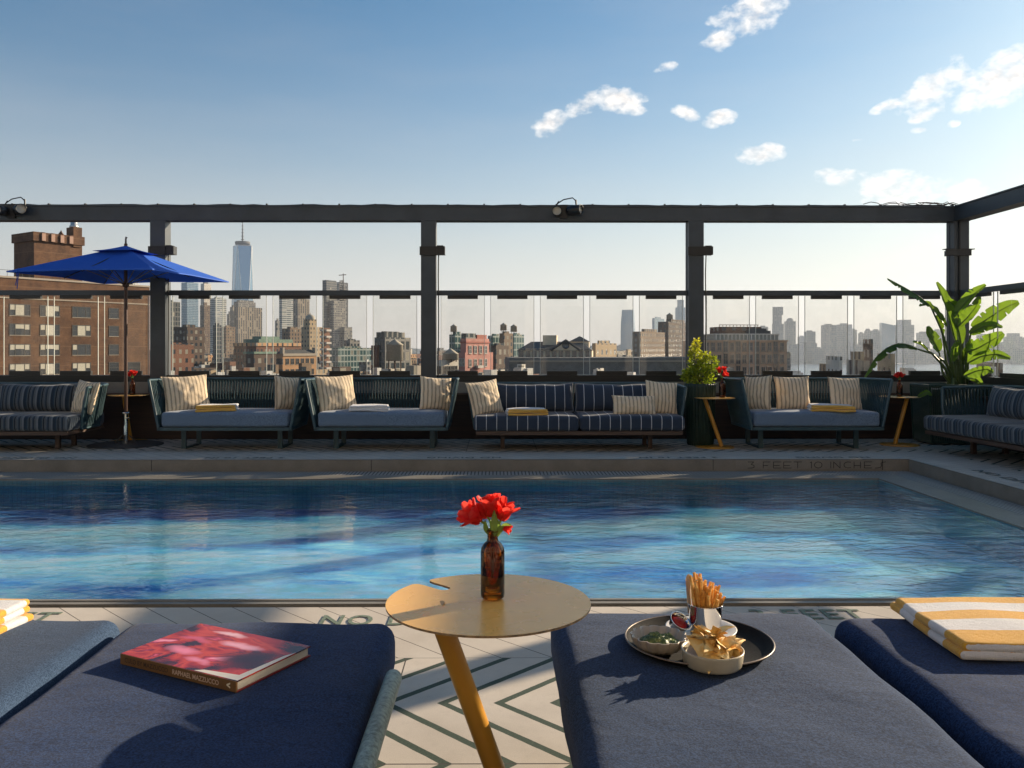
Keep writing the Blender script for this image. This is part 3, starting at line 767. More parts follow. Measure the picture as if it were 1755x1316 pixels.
# ---- towels
def terry(name, period, stops, axis, offset):
    t = NT(name)
    x = t.xyz()[axis]
    x = t.M('ADD', x, t.M('MULTIPLY', t.M('SUBTRACT', t.noise(60, 2), .5), .006))
    f = t.M('FRACT', t.M('DIVIDE', t.M('ADD', x, 50 * period + offset), period))
    c = t.ramp(f, stops, 'CONSTANT')
    n = t.noise(330, 3, .75); n2 = t.noise(60, 4, .6)
    c = t.mix(.3, c, t.mix(n, (.12, .12, .12), (.9, .9, .9)), 'OVERLAY')
    nb = t.bump(n, .9, .004, t.bump(n2, .5, .010))
    return t.fin(c, .95, 0, nb, Sheen_Weight=.4, Specular_IOR_Level=.1)
YEL, WHI = (.80, .40, .035), (.78, .76, .76)
M_towel = terry('striped_terry', .172, [(0, YEL), (.5, WHI), (.999, WHI)], 1, .036)
M_towel_y = terry('yellow_edge_terry', .4, [(0, WHI), (.56, (.82, .47, .10)), (.999, YEL)], 1, .48)
M_towel_w = terry('white_terry', .4, [(0, WHI), (.999, WHI)], 1, 0)

def towel(c, w, d, layers, lh, mat, rz, label, seed=0, n=16):
    m = MB()
    for k in range(layers):
        q = 1 - .02 * k
        m.rbox((noise.noise(Vector((k, seed, 0))) * .012, noise.noise(Vector((seed, k, 0))) * .008, lh * (k + .5) + .001*k), (w * q, d * q, lh * 1.12), lh * .55, n, 0, .003, wob=.012, seed=seed + k * 5)
    o = m.build('folded_towel', mat, None, weld=False); o.location = c; o.rotation_euler = (0, 0, rz)
    return tag(o, label, 'towel', 'yellow and white pool towels')
def towel_at(px, py, Y, *a, **k): p = P(px, py, Y); return towel((p.x, p.y, k.pop('z')), *a, **k)
towel((-3.30, 9.98, .462), .46, .30, 3, .022, M_towel_y, R(8), 'folded yellow-edged towel on the sofa next to the umbrella', 1)
towel((-1.50, 9.98, .462), .46, .30, 3, .022, M_towel_w, R(4), 'folded white towel on the rope sofa left of the pinstriped sofa', 2)
towel((.36, 9.86, .428), .48, .30, 3, .020, M_towel_y, R(6), 'folded yellow-edged towel on the navy pinstriped sofa', 3)
towel((3.98, 9.96, .462), .50, .34, 3, .022, M_towel_y, R(-10), 'folded yellow-edged towel on the rope sofa right of the shrub', 4)

# ---- loungers in the foreground
LZ = .40
def lounger(xl, xr, yf, label, mat, tube_side=False, seed=0):
    w = xr - xl; xc = (xl + xr) / 2
    t = empty('sun_lounger', (xc, yf - .9, 0), 0, label, 'sun lounger', 'navy sun loungers in the foreground')
    m = MB(); hw = w/2 - .035
    m.box((-hw, .86, .20), (hw, .89, .235)); m.box((-hw, -1.09, .20), (hw, -1.06, .235)); m.box((-hw, -1.06, .2005), (-hw+.03, .86, .2345)); m.box((hw-.03, -1.06, .2005), (hw, .86, .2345))
    for k in range(8): m.box((-hw+.03, -.95+k*.22, .205), (hw-.03, -.91+k*.22, .228))
    m.build('frame', M_teal, t)
    for sx in (-1, 1):
        for y in (-.92, .68):
            l = MB(); l.box((sx*(hw-.06)-.02, y-.02, 0), (sx*(hw-.06)+.02, y+.02, .20)); l.build('leg', M_teal, t)
    c = MB(); c.rbox((0, -.10, LZ - .083), (w, 2.0, .162), .052, 22, 0, .003, wob=.009, seed=seed)
    c.build('mattress', mat, t, weld=True)
    if tube_side:
        s_ = MB(); x = w/2 + .032
        s_.tube([(x, .553, .345), (x, .56, .352), (x, .545, .362), (x-.002, .2, .364), (x-.004, -.9, .36)], [.006, .017, .022, .0225, .022], 14)
        for y in (.45, .05, -.4): s_.tube([(x-.005, y, .35), (x-.06, y, .225)], .006, 6)
        s_.build('side_rail', paint('speckled_grey_green', (.24, .31, .28), .5, 0, .5, 90, .3, 200), t)
    return t
M_navy3 = fabric('faded_navy_cushion', (.026, .050, .095), (.055, .09, .155), 420, .4, .93, .05)
lounger(-1.90, -1.105, 2.53, 'faded blue sun lounger in the bottom left corner with a towel on it', M_navy3, seed=1)
lounger(-1.087, -.293, 2.495, 'dark navy sun lounger carrying the red book, left of the yellow table', M_navy, True, 5)
lounger(.166, .972, 2.575, 'grey-navy sun lounger carrying the round food tray', M_navy2, seed=9)
lounger(1.002, 1.81, 2.52, 'navy sun lounger at the right edge under the striped towel', M_navy, seed=13)

towel((1.515, 2.325, LZ + .004), .66, .42, 2, .023, M_towel, R(-1.5), 'thick folded yellow and white striped towel at the right edge of the foreground', 11, 26)
towel((-1.66, 2.36, LZ + .004), .56, .34, 3, .018, M_towel, R(-6), 'folded yellow and white towel cut off by the left edge of the picture', 14, 20)

# ---- mustard side tables
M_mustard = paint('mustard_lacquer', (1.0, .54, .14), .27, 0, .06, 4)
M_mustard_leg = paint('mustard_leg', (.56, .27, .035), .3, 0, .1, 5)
M_chip = paint('worn_edge', (.30, .19, .09), .4, .2, .6, 60)
def side_table(loc, rz, label, mi=0):
    t = empty('side_table', loc, rz, label, 'side table', 'round mustard side tables with leaning legs')
    Rr = .242; H = .60; n = 120
    # disc with a keyhole notch at the back left
    na = R(136); nw = .0165; nd = .085
    outl = []
    ax = Vector((math.cos(na), math.sin(na), 0)); sd_ = Vector((-ax.y, ax.x, 0))
    for k in range(n + 1):
        a = na + .135 + (2*math.pi - .27) * k / n
        outl.append(Vector((Rr*math.cos(a), Rr*math.sin(a), 0)))
    # rounded lips into the notch and a bulb at its end
    for (d, s_) in ((Rr*.985, -.0265), (Rr*.955, -.019), (Rr - .03, -nw), (Rr - nd + .01, -nw)): outl.append(ax*d + sd_*s_)
    for k in range(1, 8):
        a = math.pi + k/8*math.pi; outl.append(ax*(Rr-nd) + ax*(.0165*math.sin(a)) + sd_*(.0165*math.cos(a)))
    for (d, s_) in ((Rr - nd + .01, nw), (Rr - .03, nw), (Rr*.955, .019), (Rr*.985, .0265)): outl.append(ax*d + sd_*s_)
    bm = bmesh.new()
    vs = [bm.verts.new((v.x, v.y, H)) for v in outl]
    f = bm.faces.new(vs)
    if f.normal.z < 0: f.normal_flip()
    bm.faces.ensure_lookup_table()
    r_ = bmesh.ops.extrude_face_region(bm, geom=[f])
    for v in r_['geom']:
        if isinstance(v, bmesh.types.BMVert): v.co.z -= .005
    bmesh.ops.recalc_face_normals(bm, faces=bm.faces)
    for fc in bm.faces:
        if abs(fc.normal.z) < .5: fc.material_index = 1
    me = bpy.data.meshes.new('table_top'); bm.to_mesh(me); bm.free(); me.materials.append(M_mustard); me.materials.append(M_chip)
    o = bpy.data.objects.new('table_top', me); col.objects.link(o); o.parent = t
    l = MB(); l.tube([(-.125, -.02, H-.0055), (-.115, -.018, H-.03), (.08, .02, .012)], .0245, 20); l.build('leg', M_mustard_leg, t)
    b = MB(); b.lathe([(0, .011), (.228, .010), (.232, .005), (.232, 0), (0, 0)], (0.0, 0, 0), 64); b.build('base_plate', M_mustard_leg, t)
    return t
tb = side_table((-.018, 1.995, 0), 0, 'large mustard side table with a bottle of red tulips between the foreground loungers')
dup(tb, (2.66, 10.2, 0), R(-35), 'mustard side table in front of the tall dark green planter')
dup(tb, (5.02, 10.42, 0), R(190), 'mustard side table between the rope sofa and the banana-leaf plant')
dup(tb, (-4.74, 10.86, 0), R(80), 'mustard side table in the shade behind the umbrella pole')

# ---- bottles with tulips
def amber():
    t = NT('amber_glass'); N, L = t.N, t.L
    fr = N.new('ShaderNodeFresnel'); fr.inputs['IOR'].default_value = 1.5
    gl = N.new('ShaderNodeBsdfGlossy'); gl.inputs['Roughness'].default_value = .02
    tr = N.new('ShaderNodeBsdfRefraction'); tr.inputs['Color'].default_value = (.80, .40, .10, 1); tr.inputs['IOR'].default_value = 1.06; tr.inputs['Roughness'].default_value = .04
    tp = N.new('ShaderNodeBsdfTransparent'); tp.inputs['Color'].default_value = (.70, .32, .08, 1)
    m0 = N.new('ShaderNodeMixShader'); m0.inputs[0].default_value = .35; L.new(tr.outputs[0], m0.inputs[1]); L.new(tp.outputs[0], m0.inputs[2])
    df = N.new('ShaderNodeBsdfDiffuse'); df.inputs['Color'].default_value = (.10, .035, .01, 1)
    m1 = N.new('ShaderNodeMixShader'); m1.inputs[0].default_value = .10; L.new(m0.outputs[0], m1.inputs[1]); L.new(df.outputs[0], m1.inputs[2])
    mx = N.new('ShaderNodeMixShader'); L.new(fr.outputs[0], mx.inputs[0]); L.new(m1.outputs[0], mx.inputs[1]); L.new(gl.outputs[0], mx.inputs[2])
    L.new(mx.outputs[0], t.out.inputs[0]); N.remove(t.b); return t.m
M_amber = amber()
def petal_mat():
    t = NT('tulip_petal')
    n = t.noise(60, 3, .6)
    c = t.ramp(n, [(.3, (.62, .015, .018)), (.7, (.85, .05, .045))])
    N, L = t.N, t.L
    t.fin(c, .5, 0, None, Specular_IOR_Level=.3)
    tl = N.new('ShaderNodeBsdfTranslucent'); tl.inputs['Color'].default_value = (1.0, .10, .07, 1)
    mx = N.new('ShaderNodeMixShader'); mx.inputs[0].default_value = .42; L.new(t.b.outputs[0], mx.inputs[1]); L.new(tl.outputs[0], mx.inputs[2]); L.new(mx.outputs[0], t.out.inputs[0])
    return t.m
def leaf_mat(name, a, b, tr, f=.4, rough=.35, scale=20):
    t = NT(name)
    c = t.ramp(t.noise(scale, 4, .6), [(.3, a), (.7, b)])
    t.fin(c, rough, 0, t.bump(t.noise(scale*4, 3), .3, .002))
    tl = t.N.new('ShaderNodeBsdfTranslucent'); tl.inputs['Color'].default_value = tuple(tr) + (1,)
    mx = t.N.new('ShaderNodeMixShader'); mx.inputs[0].default_value = f; t.L.new(t.b.outputs[0], mx.inputs[1]); t.L.new(tl.outputs[0], mx.inputs[2]); t.L.new(mx.outputs[0], t.out.inputs[0])
    return t.m
M_petal = petal_mat()
M_stem = leaf_mat('tulip_stem', (.12, .22, .04), (.25, .38, .10), (.4, .6, .1), .3)

def tulip_mesh(mb, c, d, s, op, seed):
    rnd = random.Random(seed); q = Vector(d).normalized().to_track_quat('Z', 'Y').to_matrix().to_4x4()
    MM = T(*c) @ q @ Matrix.Rotation(rnd.uniform(0, 6), 4, 'Z')
    for k in range(9):
        a = 2*math.pi*k/ (5 if k < 5 else 4) + (.5 if k >= 5 else 0); o = op * (1 if k < 5 else .6) * rnd.uniform(.8, 1.2); L = s * (1 if k < 5 else .92) * rnd.uniform(.92, 1.08)
        wv = s * .36
        def fn(u, v, a=a, o=o, L=L, wv=wv, k=k):
            w = wv * (math.sin(math.pi * min(1, (.08 + .92*u) ** .75 * .93)) ** .62) * (1 - .1*u)
            x = (v*2-1)
            rad = s * (.08 + .42 * math.sin(u * math.pi * .5) * (0.7 + .5*o) + o * .45 * u*u*u)
            z = L * u * (1 - .15 * o * u)
            cup = -abs(x) ** 2 * w * .55
            wob = noise.noise(Vector((u*3, x*2, k + seed))) * s * .07
            p = Vector((rad + cup + wob, x * w, z + noise.noise(Vector((x*3, u, seed+k)))*s*.04*u))
            return MM @ (Matrix.Rotation(a, 4, 'Z') @ p)
        mb.grid(fn, 9, 8)
def vase(loc, s, flowers, label, seed=0):
    t = empty('bottle_vase', loc, 0, label, 'bottle vase', 'brown bottles holding red tulips')
    r = .0287
    prof = [(0, .004), (r*.8, .002), (r*.97, .006), (r, .014), (r, .112), (r*.94, .122), (r*.74, .132), (r*.50, .138), (r*.44, .143), (r*.43, .160), (r*.56, .1615), (r*.57, .165), (r*.46, .167), (r*.36, .166), (r*.36, .142), (r*.86, .118), (r*.90, .02), (0, .012)]
    m = MB(); m.lathe([(a*s, b*s) for a, b in prof], n=40); m.build('bottle', M_amber, t)
    b = MB(); b.lathe([(0, .013*s), (r*.87*s, .016*s), (r*.87*s, .062*s), (0, .062*s)], n=24)
    st = MB()
    for (c, d, sz, op) in flowers:
        c = Vector(c) * s; d = Vector(d).normalized()
        st.tube([(0, 0, .05*s), (c.x*.1, c.y*.1, .15*s), c - d*sz*s*.3 + Vector((0,0,-.0)), c], .0030*s, 7)
    st.build('stem', M_stem, t)
    for i, (c, d, sz, op) in enumerate(flowers):
        f = MB(); tulip_mesh(f, Vector(c)*s, d, sz*s, op, seed + i); f.build('tulip_flower', M_petal, t)
    return t
FL = [((-.030, -.005, .188), (-.75, -.35, .55), .052, .55), ((.000, .0, .198), (-.15, -.1, 1), .052, .35), ((.020, -.002, .190), (.35, -.15, .9), .046, .45), ((.012, .016, .196), (.25, .5, 1), .046, .5), ((.024, .0, .172), (.8, -.3, -.25), .024, .2), ((-.012, .02, .192), (-.5, .5, .8), .045, .5)]
v1 = vase((-.008, 2.014, .6002), 1.0, FL, 'brown glass bottle with open red tulips on the large foreground table', 3)
l = MB()
def blade(mb, a, b, w, bend, n=8):
    a, b = Vector(a), Vector(b); d = (b - a).normalized(); s_ = d.cross(Vector((0, 1, 0))).normalized()
    def fn(u, v):
        x = v*2-1; p = a.lerp(b, u) + Vector(bend) * math.sin(u*math.pi)
        return p + s_ * x * w * math.sin(math.pi * (.1 + .85*u)) + Vector((0, abs(x)*w*.4, 0))
    mb.grid(fn, n, 4)
blade(l, (.004, -.012, .150), (.004, -.020, .215), .0085, (0, -.004, 0)); blade(l, (.012, -.004, .150), (.046, -.012, .178), .006, (0, 0, .012)); blade(l, (-.006, -.004, .150), (-.018, -.014, .19), .006, (-.004, 0, 0)); blade(l, (.008, -.008, .15), (.012, -.016, .192), .007, (.004, 0, 0))
l.build('tulip_leaf', M_stem, v1)
FS = [((-.018, 0, .19), (-.5, -.3, .8), .046, .5), ((.016, .0, .195), (.4, -.2, .9), .046, .4), ((.0, .01, .205), (0, .1, 1), .044, .4)]
vase((2.76, 10.22, .6002), 1.45, [((.0, -.01, .185), (.5, -.5, .5), .05, .5), ((-.022, 0, .21), (-.3, -.3, .9), .046, .4), ((.01, 0, .225), (.2, 0, 1), .04, .4)], 'brown bottle with red tulips on the side table beside the green planter', 21)
vase((5.02, 10.42, .6002), 1.25, FS, 'slim brown bottle with dark red tulips on the side table left of the banana-leaf plant', 31)
vase((-4.68, 10.84, .6002), 1.3, FS, 'brown bottle with pink-red tulips behind the umbrella pole', 41)

# ---- book
def book():
    c = Vector((-.714, 2.155, LZ + .003)); a = math.atan2(-.181, .348)
    t = empty('art_book', c, a, 'large hardcover book with red and pink cover lying on the dark navy lounger', 'book')
    w, d, h = .392, .260, .0262
    t_ = NT('abstract_red_cover')
    v = t_.V('MULTIPLY', t_.co(), (1, 1.6, 1)); v = t_.V('ADD', v, t_.V('MULTIPLY', t_.noise(7, 3, .5, None, 0, 1), (.14, .14, 0)))
    n = t_.noise(4.0, 2, .5, v, 1.6); n2 = t_.noise(26, 4, .6, t_.V('MULTIPLY', v, (.35, 1.8, 1)), .6)
    f = t_.M('ADD', t_.M('MULTIPLY', n, .85), t_.M('MULTIPLY', n2, .15))
    cc = t_.ramp(f, [(.32, (.018, .006, .010)), (.40, (.05, .008, .014)), (.46, (.38, .020, .018)), (.52, (.60, .06, .03)), (.56, (.22, .012, .02)), (.60, (.62, .07, .12)), (.65, (.85, .30, .40)), (.70, (.90, .55, .60))])
    px_, py_, _z = t_.xyz()
    wx = t_.M('ADD', px_, t_.M('MULTIPLY', t_.M('SUBTRACT', t_.noise(9, 3, .5), .5), .10)); wy = t_.M('ADD', py_, t_.M('MULTIPLY', t_.M('SUBTRACT', t_.noise(8, 3, .5, t_.V('ADD', t_.co(), (3, 1, 0))), .5), .08))
    for (ex, ey, ew, eh, ec) in ((-.08, -.045, .075, .028, (.80, .22, .32)), (.035, .055, .085, .022, (.84, .38, .46)), (-.11, .03, .06, .018, (.60, .10, .16)), (.02, -.080, .06, .014, (.74, .22, .32)), (.13, -.01, .11, .07, (.04, .006, .012)), (-.05, .105, .07, .012, (.82, .48, .52))):
        q = t_.M('ADD', t_.M('POWER', t_.M('DIVIDE', t_.M('SUBTRACT', wx, ex), ew), 2.0), t_.M('POWER', t_.M('DIVIDE', t_.M('SUBTRACT', wy, ey), eh), 2.0))
        cc = t_.mix(t_.M('MULTIPLY', t_.M('SUBTRACT', 1.0, q, clamp=True), 1.1, clamp=True), cc, ec)
    cover = t_.fin(cc, .22, 0)
    spine = paint('tan_cloth_spine', (.16, .075, .018), .5, 0, .15, 30)
    M_pages = stripes('page_edges', .0022, [(0, (.62, .56, .47)), (.55, (.42, .38, .31)), (1, (.6, .5, .4))], 2, 500, .1, 0, .05)
    cream = paint('cream_flap', (.62, .57, .50), .4, 0, .05)
    red = paint('red_back_cover', (.20, .012, .012), .35)
    m = MB(); m.box((-w/2+.006, -d/2+.004, .0028), (w/2-.005, d/2-.005, h-.0028)); m.build('pages', M_pages, t)
    m = MB(); m.box((-w/2, -d/2, h-.0026), (w/2, d/2, h)); m.build('front_cover', cover, t)
    m = MB(); m.box((-w/2, -d/2, 0), (w/2, d/2, .0026)); m.build('back_cover', red, t)
    m = MB(); m.box((-w/2+.0005, -d/2-.0022, .0005), (w/2-.0005, -d/2+.003, h-.0004)); sp = m.build('spine', spine, t)
    m = MB(); m.add([(.055, -d/2+.003, h+.0003), (w/2-.001, -d/2+.003, h+.0003), (w/2-.001, .075, h+.0003), (w/2-.012, .045, h+.0003), (w/2-.022, -d/2+.030, h+.0003), (.075, -d/2+.017, h+.0003)], [(0,1,2,3,4,5)]); m.build('cover_border', cream, t)
    MX = lambda x, z: T(x, -d/2 - .0024, z) @ Matrix.Rotation(math.pi/2, 4, 'X')
    text_mesh('spine_lettering', 'CULO BY MAZZUCCO', .0165, paint('dark_foil', (.035, .018, .006), .5), MX(-.103, .0125), sp, bold=.0002, thick=.0001, sx=.92)
    text_mesh('spine_lettering', 'RAPHAEL MAZZUCCO', .0165, paint('pale_foil', (.58, .42, .30), .4), MX(.065, .0125), sp, bold=.0003, thick=.0001, sx=.92)
    text_mesh('spine_emblem', '<', .022, paint('cream_foil', (.75, .68, .5), .4), MX(.172, .0125), sp, bold=.001, thick=.0001, sx=.9)
    t.rotation_euler = (0, 0, a)
    # spine must face the viewer
book()
# ---- tray and food
def food():
    z0 = LZ + .006
    cx, cy = .542, 2.245
    M_tray = paint('black_tray', (.010, .009, .008), .75, 0, .2, 30, .2, 300); M_tray.node_tree.nodes['Principled BSDF'].inputs['Specular IOR Level'].default_value = .15
    M_rim = paint('bronze_rim', (.22, .17, .13), .35, .3)
    m = MB(); m.lathe([(0, .003), (.168, .003), (.180, .010), (.1915, .018), (.195, .0185), (.195, .0155), (.184, .006), (.170, 0), (0, 0)], n=80)
    t = empty('serving_tray', (cx, cy, z0), 0, 'round black serving tray on the grey-navy lounger', 'tray'); m.build('tray_body', M_tray, t)
    r = MB(); r.lathe([(.1915, .0183), (.193, .0200), (.1955, .0187), (.1955, .0165)], n=80); r.build('tray_rim', M_rim, t)
    zt = z0 + .0035
    cer = lambda n_, a: paint(n_, a, .3, 0, .12, 12)
    # saucer
    m = MB(); m.lathe([(0, .004), (.05, .004), (.075, .010), (.096, .016), (.097, .018), (.094, .018), (.074, .0125), (.05, .0065), (0, .0065)], n=64)
    o = m.build('saucer', cer('white_china', (.66, .62, .57)), None); o.location = (.568, 2.325, zt); tag(o, 'white saucer under the steel cup of fries', 'saucer')
    # steel cup, liner and fries
    t = empty('steel_cup', (.578, 2.318, zt + .0068), 0, 'polished steel cup packed with french fries on the tray', 'cup')
    m = MB(); m.lathe([(0, 0), (.0385, 0), (.0405, .003), (.0475, .078), (.049, .0795), (.0475, .080), (.0460, .078), (.039, .004), (0, .004)], n=56); m.build('cup_body', M_steel, t)
    M_paper = leaf_mat('parchment', (.52, .36, .20), (.66, .50, .32), (.7, .5, .3), .35, .6)
    f = MB()
    def pf(u, v):
        a = math.pi * (.62 + .55 * u); rr = .043 + .006*v + .004*math.sin(u*14)
        return Vector((rr*math.cos(a)*1.0, rr*math.sin(a), .05 + v * (.085 * math.sin(math.pi*min(1, u*1.15+.05)) + .02)))
    f.grid(pf, 20, 8); f.build('paper_liner', M_paper, t)
    tf = NT('fried_potato'); n = tf.noise(40, 4, .6); n2 = tf.noise(160, 3, .7)
    M_fry = tf.fin(tf.mix(.3, tf.ramp(n, [(.3, (.55, .22, .04)), (.55, (.80, .44, .12)), (.75, (.88, .60, .25))]), tf.mix(n2, (.1,.1,.1), (.9,.9,.9)), 'OVERLAY'), .42, 0, tf.bump(n2, .4, .002))
    rnd = random.Random(5)
    f = MB()
    for k in range(60):
        a = rnd.uniform(0, 2*math.pi); r0 = .026 * math.sqrt(rnd.random()); r1 = r0 + rnd.uniform(.0, .030)
        x0, y0 = r0*math.cos(a), r0*math.sin(a)
        lean = Vector((rnd.uniform(-.010, .012), rnd.uniform(-.010, .010), 0))
        hh = .130 + .045 * (-x0/.03) * .5 + rnd.uniform(-.022, .020)
        x1, y1 = r1*math.cos(a) + lean.x, r1*math.sin(a) + lean.y
        if x1 > .012: x1 += .012 * rnd.random(); hh -= .012
        p0 = Vector((x0*.6, y0*.6, .02)); p1 = Vector((x1, y1, hh)); mid = p0.lerp(p1, .55) + Vector((rnd.uniform(-.004, .004), rnd.uniform(-.004, .004), 0))
        rr = rnd.uniform(.0044, .0062)
        f.tube([p0, mid, p0.lerp(p1, .8) + Vector((rnd.uniform(-.002,.002), 0, 0)), p1], [rr, rr, rr*.95, rr*.7], 4, 0, True, False)
    ff = f.build('fries', M_fry, None); ff.parent = None; ff.location = t.location
    ff.name = 'french_fries'; tag(ff, 'bunch of golden french fries standing in the steel cup', 'french fries')
    # scalloped bowl with green dip
    t = empty('scalloped_bowl', (.425, 2.188, zt), 0, 'scalloped stoneware bowl holding green dip on the left of the tray', 'bowl')
    fn = lambda a, z: 1 + (.11 * abs(math.sin(a*7)) - .06) * min(1, z/.02)
    m = MB(); m.lathe([(0, .002), (.028, 0), (.034, .002), (.052, .010), (.066, .026), (.071, .042), (.0715, .0445), (.0685, .0445), (.062, .027), (.048, .013), (.03, .008), (0, .007)], n=98, fn=fn)
    m.build('bowl_body', cer('sand_stoneware', (.46, .39, .31)), t)
    g = MB()
    g.grid(lambda u, v: Vector(((.012 + .046*u)*math.cos(v*2*math.pi), (.046*u + .002)*math.sin(v*2*math.pi), .022 + .022*math.cos(u*math.pi/2)*1.0 + .010*noise.noise(Vector((u*4*math.cos(v*6.283), u*4*math.sin(v*6.283), 2))) + .004*noise.noise(Vector((u*14*math.cos(v*6.283), u*14*math.sin(v*6.283), 5))))), 26, 48)
    tg = NT('herb_dip'); M_dip = tg.fin(tg.ramp(tg.noise(110, 4, .7), [(.3, (.025, .05, .012)), (.5, (.10, .14, .03)), (.68, (.32, .34, .10))]), .4, 0, tg.bump(tg.noise(160, 4), .8, .003))
    g.build('green_dip', M_dip, t)
    # ramekin with ketchup, tipped towards the viewer
    t = empty('sauce_ramekin', (.500, 2.325, zt + .018), 0, 'small steel ramekin of ketchup tilted beside the cup of fries', 'ramekin')
    t.rotation_euler = (R(28), R(22), 0)
    m = MB(); m.lathe([(0, 0), (.020, 0), (.024, .004), (.0285, .026), (.031, .028), (.0285, .0285), (.027, .026), (.022, .005), (0, .005)], n=40); m.build('ramekin_body', M_steel, t)
    m = MB(); m.lathe([(0, .0215), (.015, .0225), (.0245, .020), (.0246, .016), (0, .016)], n=32); m.build('ketchup', paint('ketchup_red', (.40, .012, .008), .18), t)
    # plain bowl of chips
    t = empty('chip_bowl', (.540, 2.092, zt), 0, 'straight-sided cream bowl heaped with tortilla chips at the front of the tray', 'bowl')
    m = MB(); m.lathe([(0, .003), (.058, 0), (.066, .002), (.072, .008), (.0765, .038), (.0768, .0425), (.0735, .0425), (.0705, .036), (.066, .009), (0, .008)], n=72)
    m.build('bowl_body', cer('cream_stoneware', (.50, .44, .32)), t)
    tc = NT('tortilla'); nn = tc.noise(45, 4, .6); M_tort = tc.fin(tc.ramp(nn, [(.3, (.88, .50, .12)), (.55, (.95, .66, .24)), (.75, (.97, .78, .42))]), .45, 0, tc.bump(tc.noise(120, 4, .7), .6, .003))
    rnd = random.Random(12)
    f = MB()
    for k in range(26):
        a = rnd.uniform(0, 2*math.pi); rr = .050 * math.sqrt(rnd.random())
        c = Vector((rr*math.cos(a), rr*math.sin(a) , .034 + .034*(1 - rr/.055) + rnd.uniform(0, .010)))
        q = Euler((rnd.uniform(-1.1, 1.1), rnd.uniform(-1.0, 1.0), rnd.uniform(0, 6.28))).to_matrix().to_4x4()
        if k < 3: 
            c = Vector([(-.012, -.022, .050), (.030, .022, .056), (.050, .004, .048)][k]); q = Euler([(.55, -.10, .3), (.9, .3, 1.2), (.2, -.8, .5)][k]).to_matrix().to_4x4()
        s_ = .033 * rnd.uniform(.85, 1.15) if k != 0 else .054
        if k >= 3: c.x *= .72; c.y *= .72; c.z += .010
        cv = rnd.uniform(.25, .6)
        MM = T(*c) @ q
        def cf(u, v, s_=s_, cv=cv, k=k):
            # rounded triangle in polar form, curled
            a = v*2*math.pi; rad = s_ * u * (1 / max(.5, math.cos(((a % (2*math.pi/3)) - math.pi/3)))) * .62
            x, y = rad*math.cos(a), rad*math.sin(a)
            return Vector((x, y, -cv * x * x / s_ * 1.3 + .006*noise.noise(Vector((x*60, y*60, k)))))
        f.grid(lambda u, v: MM @ cf(u, v), 6, 24); f.grid(lambda u, v: MM @ (cf(u, v) + Vector((0,0,-.0016))), 6, 24)
    o = f.build('tortilla_chips', M_tort, None); o.location = t.location; tag(o, 'heap of golden tortilla chips in the cream bowl', 'tortilla chips')
food()

